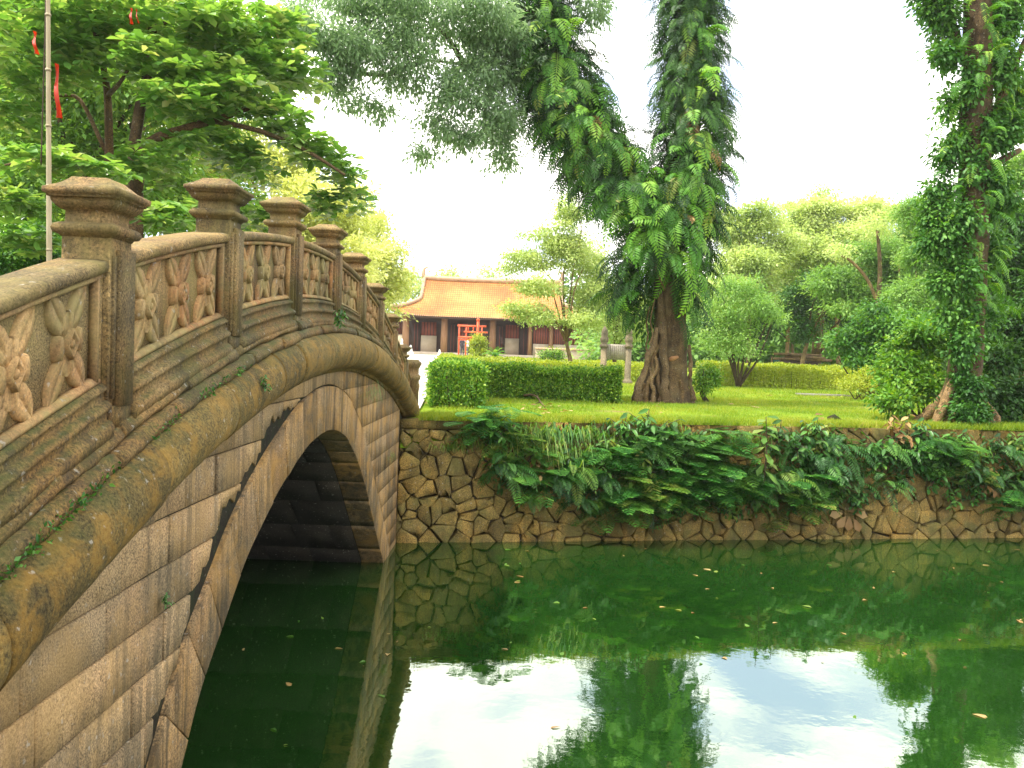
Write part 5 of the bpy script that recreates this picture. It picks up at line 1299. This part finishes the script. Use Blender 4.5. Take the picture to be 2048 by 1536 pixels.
# ------------------------------------------------------------------ temple
TPY = 82.0
def xT(px, Y=TPY): return at_y(px, 680, Y)[0]
def zT(px, py, Y=TPY): return at_y(px, py, Y)[2]
def mat_roof():
    m, nt = new_mat('roof_tile')
    p, g = position(nt)
    n1 = noise(nt, p, .35, 5, .6); n2 = noise(nt, p, 5, 5, .7)
    c = ramp(nt, n1, [(.3, (.36, .115, .025)), (.5, (.48, .20, .045)), (.7, (.54, .29, .08))])
    c = mixc(nt, .6, c, ramp(nt, n2, [(.3, (.6, .55, .5)), (.6, (1.1, 1.05, 1)), (.8, (1.3, 1.25, 1.2))]), 'MULTIPLY')
    w = node(nt, 'ShaderNodeTexWave', {'Vector': p, 'Scale': 1.5, 'Distortion': 0.3}, wave_type='BANDS', bands_direction='X')
    w2 = node(nt, 'ShaderNodeTexWave', {'Vector': p, 'Scale': 1.4, 'Distortion': 0.4}, wave_type='BANDS', bands_direction='Z')
    c = mixc(nt, .6, c, ramp(nt, math_(nt, 'MULTIPLY', w.outputs[0], w2.outputs[0]), [(0, (.5, .42, .36)), (.5, (1.1, 1.1, 1.1))]), 'MULTIPLY')
    bp = node(nt, 'ShaderNodeBump', {'Strength': .5, 'Distance': .05, 'Height': w.outputs[0]})
    b = node(nt, 'ShaderNodeBsdfPrincipled', {'Base Color': c, 'Roughness': .8, 'Normal': bp.outputs[0]})
    finish(nt, b.outputs[0]); return m
MAT['roof'] = mat_roof()
MAT['redwood'] = mat_plain('red_wood', (.20, .045, .03), (.32, .085, .05), 5, .6, stretch=(4, 4, .5))
MAT['darkwood'] = mat_plain('dark_wood', (.035, .02, .015), (.07, .04, .03), 5, .6, stretch=(4, 4, .5))
MAT['column'] = mat_plain('column_timber', (.20, .10, .05), (.32, .17, .08), 3, .6, stretch=(3, 3, .4))
MAT['plaster'] = mat_plain('plaster', (.48, .38, .26), (.60, .50, .36), 2, .9)
MAT['ridge'] = mat_plain('ridge_mortar', (.38, .25, .15), (.52, .38, .25), 2, .9)
MAT['red_lacquer'] = mat_plain('red_lacquer', (.55, .07, .02), (.68, .12, .03), 8, .45)
MAT['ribbon'] = mat_leaf('ribbon', [(0, (.36, .02, .006)), (1, (.50, .045, .008))], .35, (1.3, 1.0, .6), clump=.3)
temple = thing('temple', 'low wooden temple hall with sweeping orange tiled roof and timber columns', 'temple', (xT(986), TPY, 2.8))
xl, xr = xT(772), xT(1200); rl, rr_ = xT(835), xT(1123)
ze = zT(890, 634); zr_ = zT(890, 560, TPY + 4.6)
ytop = TPY + 4.6; ybot = TPY - 1.3; DEP = 2 * (ytop - ybot)
xc_ = (xl + xr) / 2
def roof_face(front):
    nu, nv = 40, 14; V = []
    for j in range(nv + 1):
        v = j / nv
        vg = .52
        k = 0 if v < vg else ((v - vg) / (1 - vg)) ** 1.1
        x0 = rl + (xl - rl) * k; x1 = rr_ + (xr - rr_) * k
        for i in range(nu + 1):
            u = i / nu; x = x0 + (x1 - x0) * u
            z = zr_ + (ze - zr_) * (v ** .80) + .9 * (abs(x - xc_) / ((xr - xl) / 2)) ** 9 * v ** 2 + .12 * (2 * u - 1) ** 4 * (1 - v)
            y = ytop + (ybot - ytop) * v
            V.append((x, y if front else 2 * ytop - y, z))
    F = [(j * (nu + 1) + i, (j + 1) * (nu + 1) + i, (j + 1) * (nu + 1) + i + 1, j * (nu + 1) + i + 1) for j in range(nv) for i in range(nu)]
    return V, F
roof = None
for fr in (True, False):
    V, F = roof_face(fr)
    o = mk('roof', (lambda g: g.add(V, F))(Geo()), MAT['roof'], temple, smooth=True)
    if fr: roof = o; VF = np.array(V).reshape(15, 41, 3)
for side in (0, 1):       # hipped ends
    E0 = VF[7:, 0 if side == 0 else -1]; V = []
    for p in E0:
        ym = 2 * ytop - p[1]
        for s in np.linspace(0, 1, 9): V.append((p[0], p[1] + (ym - p[1]) * s, p[2] - .0))
    g = Geo(); g.add(V, [(i * 9 + k, i * 9 + k + 1, (i + 1) * 9 + k + 1, (i + 1) * 9 + k) for i in range(len(E0) - 1) for k in range(8)]); mk('hip_roof', g, MAT['roof'], temple, smooth=True)
    xg = rl + .1 if side == 0 else rr_ - .1
    g = Geo(); Y0 = VF[7, 0][1]; Z0 = VF[7, 0][2]; g.add([(xg, Y0, Z0), (xg, 2 * ytop - Y0, Z0), (xg, ytop, zr_ - .1)], [(0, 1, 2)]); mk('gable', g, MAT['darkwood'], temple)
    # hip ridge and finial
    P = VF[7:, 0 if side == 0 else -1] + np.array([0, 0, .14]); P[-1] += np.array([(-1 if side == 0 else 1) * .25, -.2, .35])
    g = Geo(); tube(g, P, .19, 6); mk('hip_ridge', g, MAT['ridge'], roof, smooth=True)
    P = VF[:8, 0 if side == 0 else -1] + np.array([0, 0, .12]); g = Geo(); tube(g, P, .17, 6); mk('gable_ridge', g, MAT['ridge'], roof, smooth=True)
    g = Geo(); x_ = rl if side == 0 else rr_; s_ = -1 if side == 0 else 1
    tube(g, [(x_, ytop, zr_ + .1), (x_ + s_ * .15, ytop, zr_ + .6), (x_ + s_ * .05, ytop, zr_ + 1.05), (x_ - s_ * .3, ytop, zr_ + 1.25)], [.22, .2, .15, .06], 7); mk('ridge_finial', g, MAT['ridge'], roof)
g = Geo(); P = VF[0] + np.array([0, 0, .12]); tube(g, P, .24, 6); mk('ridge', g, MAT['ridge'], roof, smooth=True)
# eave board and tile ends
e = VF[-1]; g = Geo(); V = []
for p in e: V += [tuple(p + np.array([0, .05, -.02])), tuple(p + np.array([0, .05, -.20])), tuple(p + np.array([0, 1.6, -.10]))]
g.add(V, [(3 * i, 3 * i + 1, 3 * i + 4, 3 * i + 3) for i in range(40)] + [(3 * i + 1, 3 * i + 2, 3 * i + 5, 3 * i + 4) for i in range(40)]); mk('eave_board', g, MAT['darkwood'], temple)
g = Geo()
for s in np.linspace(0, 40, 104):
    p = np.array([np.interp(s, np.arange(41), e[:, j]) for j in range(3)]); tube(g, [p + np.array([0, -.06, .0]), p + np.array([0, .12, .02])], .055, 6)
mk('eave_tile_ends', g, MAT['ridge'], temple, kind='stuff')
zb = 2.80
g = Geo(); box(g, xl + 1.0, xr - 1.0, TPY - .3, TPY + 9, 2.6, zb + .32); mk('plinth', g, MAT['plaster'], temple)
g = Geo(); box(g, xT(822), xT(1060), TPY - .7, TPY - .3, 2.7, zb + .16); mk('step', g, MAT['plaster'], temple)
zb += .32
for px in (811, 888, 985, 1060, 1102, 1175):
    x = xT(px); big_ = px in (811, 888, 985)
    g = Geo(); tube(g, [(x, TPY, zb), (x, TPY, zb + 1.4), (x, TPY, ze + .25)], [.33 if big_ else .2, .32 if big_ else .19, .28 if big_ else .17], 12); mk('column', g, MAT['column'], temple, smooth=True)
    g = Geo(); box(g, x - .42, x + .42, TPY - .42, TPY + .42, ze - .05, ze + .28); mk('bracket', g, MAT['ridge'], temple)
g = Geo(); box(g, xl + 1.4, xr - 1.4, TPY - .12, TPY + .12, ze + .22, ze + .48); mk('beam', g, MAT['darkwood'], temple)
YW = TPY + 1.9
g = Geo(); box(g, xl + 1.2, xr - 1.2, YW + .12, YW + .3, zb, ze + .6); mk('rear_wall', g, MAT['darkwood'], temple)
def panel(nm, pa, pb, z0, z1, m_, y0=YW, th=.1): g = Geo(); box(g, xT(pa, y0), xT(pb, y0), y0 - th, y0 + .11, z0, z1); return mk(nm, g, MAT[m_], temple)
H = ze - zb
for (a, b) in ((790, 806), (842, 873), (915, 935), (1010, 1038)):
    panel('wainscot', a, b, zb, zb + H * .47, 'plaster', YW, .12); pn = panel('red_panel', a, b, zb + H * .47 + .01, zb + H * .86, 'redwood', YW, .08)
    for q in np.linspace(a, b, 6): 
        g = Geo(); x = xT(q, YW); box(g, x - .03, x + .03, YW - .14, YW - .081, zb + H * .47, zb + H * .86); mk('batten', g, MAT['darkwood'], pn)
for (a, b) in ((823, 841), (896, 914), (994, 1009), (1040, 1062)):
    d_ = panel('door_leaf', a, b, zb, zb + H * .85, 'darkwood', YW, .14)
    for q in np.linspace(a, b, 4)[1:-1]:
        g = Geo(); x = xT(q, YW); box(g, x - .02, x + .02, YW - .18, YW - .141, zb + .1, zb + H * .8); mk('bar', g, MAT['redwood'], d_)
for (a, b) in ((1066, 1100), (1104, 1135), (1137, 1172)):
    panel('red_panel', a, b, zb + H * .34, zb + H * .86, 'redwood', TPY + .2, .08); panel('wainscot', a, b, zb, zb + H * .33, 'plaster', TPY + .2, .12)
    for q in np.linspace(a, b, 8):
        g = Geo(); x = xT(q, TPY); box(g, x - .03, x + .03, TPY + .05, TPY + .115, zb + H * .34, zb + H * .86); mk('batten', g, MAT['darkwood'], temple)
# low plastered wall in front, right of the hall
lw = thing('low_wall', 'low pale plastered garden wall right of the temple doors', 'wall', (xT(1130, 72), 72, gz(72)))
g = Geo(); box(g, xT(1072, 72), xT(1250, 72), 71.8, 72.2, 2.5, gz(72) + .95); mk('wall_body', g, MAT['plaster'], lw)
g = Geo(); box(g, xT(1071, 72), xT(1251, 72), 71.7, 72.3, gz(72) + .953, gz(72) + 1.08); mk('wall_coping', g, MAT['ridge'], lw)

# red lacquered frame before the hall
FY = 70.0
fr_ = thing('red_lacquered_frame', 'red lacquered timber frame with one tall post before the temple', 'frame', (xT(945, FY), FY, 2.8))
def fx(px): return xT(px, FY)
def fz(py): return zT(945, py, FY)
def bar(nm, a, b, r): g = Geo(); tube(g, [(fx(a[0]), FY, fz(a[1])), (fx(b[0]), FY, fz(b[1]))], r, 8); mk(nm, g, MAT['red_lacquer'], fr_)
bar('tall_post', (955, 640), (955, 722), .11)
g = Geo(); tube(g, [(fx(955), FY, fz(641)), (fx(955), FY, fz(638)), (fx(955), FY, fz(636))], [.15, .13, .04], 8); mk('post_knob', g, MAT['red_lacquer'], fr_)
for a, b, r in [((914, 652), (972, 652), .07), ((927, 664), (975, 664), .07), ((918, 652), (918, 722), .06), ((932, 652), (932, 722), .06), ((963, 652), (963, 722), .06), ((936, 652), (936, 664), .05), ((946, 652), (946, 664), .05), ((916, 675), (960, 675), .09), ((916, 680), (960, 680), .06)]:
    bar('crossbar' if a[1] == b[1] else 'upright', a, b, r)

# ------------------------------------------------------------------ people by the temple
def person(label, px, Y, h, top_mat, leg_mat, facing=0.0, arm=.0):
    x = xT(px, Y); z0 = 2.80
    loc = (x, Y, z0)
    t = thing('person', label, 'person', loc)
    s = h / 1.7
    J = {'pel': (0, 0, .92), 'sp': (0, 0, 1.12), 'ch': (0, 0, 1.34), 'nk': (0, 0, 1.47), 'hd': (0, -.02, 1.58), 'ht': (0, -.02, 1.67), 'ls': (-.18, 0, 1.40), 'le': (-.24, 0, 1.14), 'lw': (-.22 - arm * .1, -.12, .92), 'lf': (-.21, -.15, .84), 'rs': (.18, 0, 1.40), 're': (.24, 0, 1.14), 'rw': (.23, -.10, .92), 'rf': (.22, -.13, .84), 'lh': (-.09, 0, .88), 'lk': (-.10, -.03, .48), 'la': (-.10, .02, .08), 'lt': (-.10, -.13, .03), 'rh': (.09, 0, .88), 'rk': (.11, -.05, .48), 'ra': (.11, .0, .08), 'rt': (.11, -.15, .03)}
    R_ = {'pel': .15, 'sp': .14, 'ch': .16, 'nk': .06, 'hd': .095, 'ht': .075, 'ls': .07, 'le': .05, 'lw': .035, 'lf': .04, 'rs': .07, 're': .05, 'rw': .035, 'rf': .04, 'lh': .10, 'lk': .065, 'la': .045, 'lt': .035, 'rh': .10, 'rk': .065, 'ra': .045, 'rt': .035}
    ks = list(J); ix = {k: i for i, k in enumerate(ks)}
    ed = [('pel', 'sp'), ('sp', 'ch'), ('ch', 'nk'), ('nk', 'hd'), ('hd', 'ht'), ('ch', 'ls'), ('ls', 'le'), ('le', 'lw'), ('lw', 'lf'), ('ch', 'rs'), ('rs', 're'), ('re', 'rw'), ('rw', 'rf'), ('pel', 'lh'), ('lh', 'lk'), ('lk', 'la'), ('la', 'lt'), ('pel', 'rh'), ('rh', 'rk'), ('rk', 'ra'), ('ra', 'rt')]
    me = bpy.data.meshes.new('body'); me.from_pydata([tuple(np.array(J[k]) * s) for k in ks], [(ix[a], ix[b]) for a, b in ed], [])
    me.skin_vertices.new() if hasattr(me.skin_vertices, 'new') and not me.skin_vertices else None
    o = bpy.data.objects.new('body', me); col.objects.link(o); o.parent = t; o.rotation_euler = (0, 0, facing)
    m1 = o.modifiers.new('skin', 'SKIN')
    if not me.skin_vertices: return t
    for k in ks:
        sv = me.skin_vertices[0].data[ix[k]]; sv.radius = (R_[k] * s, R_[k] * s * .85); sv.use_root = k == 'pel'
    m2 = o.modifiers.new('sub', 'SUBSURF'); m2.levels = m2.render_levels = 1
    m_, nt = new_mat('clothes_' + str(px)); tcn = node(nt, 'ShaderNodeTexCoord'); sep = node(nt, 'ShaderNodeSeparateXYZ', {0: tcn.outputs['Object']})
    f_ = ramp(nt, math_(nt, 'DIVIDE', sep.outputs[2], 1.75 * s), [(0.0, (.05, .04, .03)), (.04, leg_mat), (.53, top_mat), (.855, (.36, .20, .13)), (.935, (.015, .012, .01))], 'CONSTANT')
    b = node(nt, 'ShaderNodeBsdfPrincipled', {'Base Color': f_, 'Roughness': .8}); finish(nt, b.outputs[0]); me.materials.append(m_)
    return t
person('person in dark clothes standing before the temple door', 925, 71.5, 1.58, (.04, .04, .05), (.03, .03, .035), .5)
person('person in a white shirt standing next to the one in dark clothes', 933.5, 72.2, 1.55, (.72, .70, .74), (.10, .10, .13), -.3, 1)

# small pale statues on the court
def statue(label, px, py_top, Y, w):
    x = xT(px, Y); z0 = 2.80; h = max(.4, zT(px, py_top, Y) - z0)
    t = thing('stone_statue', label, 'statue', (x, Y, z0))
    g = Geo(); square_stack(g, x, Y, [(w, z0), (w, z0 + h * .25), (w * .85, z0 + h * .28)]); mk('pedestal', g, MAT['white_stone'], t)
    g = Geo(); tube(g, [(x, Y, z0 + h * .28), (x, Y - .02, z0 + h * .45), (x, Y - .03, z0 + h * .68), (x, Y - .04, z0 + h * .74), (x, Y - .05, z0 + h * .88), (x, Y - .05, z0 + h)], [w * .8, w * .75, w * .5, w * .34, w * .42, w * .12], 10); mk('figure', g, MAT['white_stone'], t, smooth=True)
statue('white stone figure at the edge of the temple court beside a column', 880, 699, 69.5, .17)
statue('pale stone figure on the court near the last bridge post', 822, 690, 69.5, .22)
statue('bright white stone lantern before the leftmost temple column', 804, 677, 69.0, .24)

# ------------------------------------------------------------------ stone tablet between two finial posts
SY = 31.0
st = thing('stone_tablet', 'grey inscribed stone tablet held between two carved finial posts', 'tablet', ground_pt(1232, SY))
def lathe(g, c, prof_, n=12):
    V = [(c[0] + r * math.cos(a), c[1] + r * math.sin(a), c[2] + z) for (r, z) in prof_ for a in np.linspace(0, 2 * math.pi, n, endpoint=False)]
    F = [(i * n + k, i * n + (k + 1) % n, (i + 1) * n + (k + 1) % n, (i + 1) * n + k) for i in range(len(prof_) - 1) for k in range(n)]
    return g.add(V, F + [tuple((len(prof_) - 1) * n + np.arange(n))])
for px in (1208, 1257):
    c = ground_pt(px, SY); hh = at_y(px, 652, SY)[2] - c[2]; f_ = hh / 2.0
    g = Geo(); lathe(g, c, [(.19 * f_, 0), (.19 * f_, .08 * f_), (.13 * f_, .14 * f_), (.11 * f_, .2 * f_), (.11 * f_, 1.22 * f_)]); po = mk('post', g, MAT['stele'], st)
    g = Geo(); lathe(g, c, [(.11 * f_, 1.22 * f_), (.16 * f_, 1.27 * f_), (.15 * f_, 1.34 * f_), (.10 * f_, 1.38 * f_), (.14 * f_, 1.46 * f_), (.15 * f_, 1.58 * f_), (.11 * f_, 1.64 * f_), (.12 * f_, 1.70 * f_), (.11 * f_, 1.82 * f_), (.06 * f_, 1.93 * f_), (.01, 2.0 * f_)]); mk('finial', g, MAT['stele'], po, smooth=True)
a, b = at_y(1214, 688, SY), at_y(1251, 720, SY)
g = Geo(); box(g, a[0], b[0], SY - .06, SY + .06, b[2], a[2]); sl = mk('slab', g, MAT['slab'], st)
g = Geo()
for i in range(9):
    x = a[0] + .05 + (b[0] - a[0] - .1) * i / 8
    z_ = a[2] - .05
    while z_ > b[2] + .06:
        l_ = random.uniform(.012, .03); box(g, x - .012, x + .012, SY - .066, SY - .061, z_ - l_, z_); z_ -= l_ + .018
mk('inscription', g, MAT['stele'], sl, kind='stuff')

# ------------------------------------------------------------------ fence, log pile
fe = thing('mesh_fence', 'blue green fence in the shade behind the log pile', 'fence', ground_pt(1590, 58))
MAT['teal'] = mat_plain('teal_net', (.02, .12, .13), (.04, .20, .20), 3, .8)
g = Geo(); x0, x1 = xT(1545, 58), xT(1640, 58); box(g, x0, x1, 57.98, 58.02, gz(58), gz(58) + .85); mk('net', g, MAT['teal'], fe)
for k in range(5):
    x = x0 + (x1 - x0) * k / 4; g = Geo(); box(g, x - .05, x + .05, 57.9, 57.975, gz(58), gz(58) + 1.05); mk('fence_post', g, MAT['bark_pale'], fe)
for k in range(11):
    q = at_y(1562 + rng.uniform(0, 75), 713, 53); a_ = rng.normal() * .25; l_ = rng.uniform(.5, 1.1); zz = gz(53) + .95 + (k % 3) * .14
    g = Geo(); tube(g, [(q[0] - l_ * math.cos(a_), 53 + l_ * math.sin(a_), zz), (q[0] + l_ * math.cos(a_), 53 - l_ * math.sin(a_), zz + rng.normal() * .03)], .08, 7)
    mk('log', g, MAT['bark_pale'], label='cut log lying in the pile behind the hedge rows', cat='log', group='logs in the pile')
lb_ = thing('log_bench', 'rough earth bank carrying the pile of cut logs', 'bank', ground_pt(1600, 53.3))
g = Geo(); P = [ground_pt(px, 53.4) + np.array([0, 0, .4]) for px in np.linspace(1550, 1650, 9)]; tube(g, P, [.2, .5, .55, .5, .55, .5, .55, .45, .2], 10, wob=.08); mk('bank_body', g, MAT['soil'], lb_, smooth=True)

# ------------------------------------------------------------------ bamboo pole with red ribbons
PY = 7.6
def pp_(px, py, dy=0.0): return at_y(px, py, PY + dy)
MAT['bamboo'] = mat_plain('bamboo', (.26, .21, .11), (.40, .34, .20), 6, .5, stretch=(6, 6, .6))
bp_ = thing('bamboo_pole', 'pale jointed bamboo pole standing on the bridge behind the first post', 'pole', pp_(98, 600))
g = Geo(); P = smooth_path([pp_(99, 640), pp_(98, 400), pp_(97, 200), pp_(96, -60)], 20); tube(g, P, np.linspace(.024, .017, len(P)), 10); mk('pole', g, MAT['bamboo'], bp_, smooth=True)
for py in (500, 372, 252, 140, 30):
    c = pp_(np.interp(py, [0, 600], [96, 99]), py); g = Geo(); tube(g, [c - np.array([0, 0, .012]), c, c + np.array([0, 0, .012])], [.022, .027, .022], 10); mk('node_ring', g, MAT['bamboo'], bp_)
g = Geo(); tube(g, smooth_path([pp_(82, 330, .05), pp_(86, 200, .05), pp_(90, 60, .05), pp_(92, -60, .05)], 14), .006, 5); mk('rope', g, MAT['twig'], bp_)
def ribbon(label, px, py0, py1, w, sway, dy=0.0):
    n = 14; V = []; F = []
    for i in range(n + 1):
        t = i / n; c = pp_(px + sway * t, py0 + (py1 - py0) * t, dy + .03 * math.sin(t * 7)); ww = w * (.6 + .6 * t) * PY / F_PX
        V += [c + np.array([-ww / 2, .02 * math.sin(t * 9), 0]), c + np.array([0, -.01, 0]), c + np.array([ww / 2, .02 * math.cos(t * 6), 0])]
    for i in range(n): F += [(3 * i, 3 * i + 1, 3 * i + 4, 3 * i + 3), (3 * i + 1, 3 * i + 2, 3 * i + 5, 3 * i + 4)]
    g = Geo(); g.add(V, F, rng.random()); mk('red_ribbon', g, MAT['ribbon'], label=label, cat='ribbon')
ribbon('long orange red ribbon hanging right of the bamboo pole', 112, 127, 236, 10, 5)
ribbon('short dark red ribbon hanging left of the bamboo pole', 68, 62, 108, 8, 4, .1)
ribbon('cluster of red ribbon caught in the almond branches, wider strip', 262, 16, 48, 9, 0, 4)
ribbon('thin red ribbon strip trailing beside the cluster in the almond branches', 272, 18, 46, 4, 4, 4)

# ------------------------------------------------------------------ thin air volume added to stand in for lens veil
g = Geo(); box(g, -330, 330, -70, 470, -1.6, 26)
hm, nt = new_mat('air')
pv = node(nt, 'ShaderNodeVolumePrincipled', {'Color': (1.0, .98, .94, 1), 'Density': 0.0004, 'Anisotropy': 0.3})
o_ = nt.nodes.new('ShaderNodeOutputMaterial'); nt.links.new(pv.outputs[0], o_.inputs['Volume'])
mk('lens_veil_air', g, hm, kind='stuff')
for r_ in ROOTS:
    if '_p' in r_: del r_['_p']
bpy.context.view_layer.update()
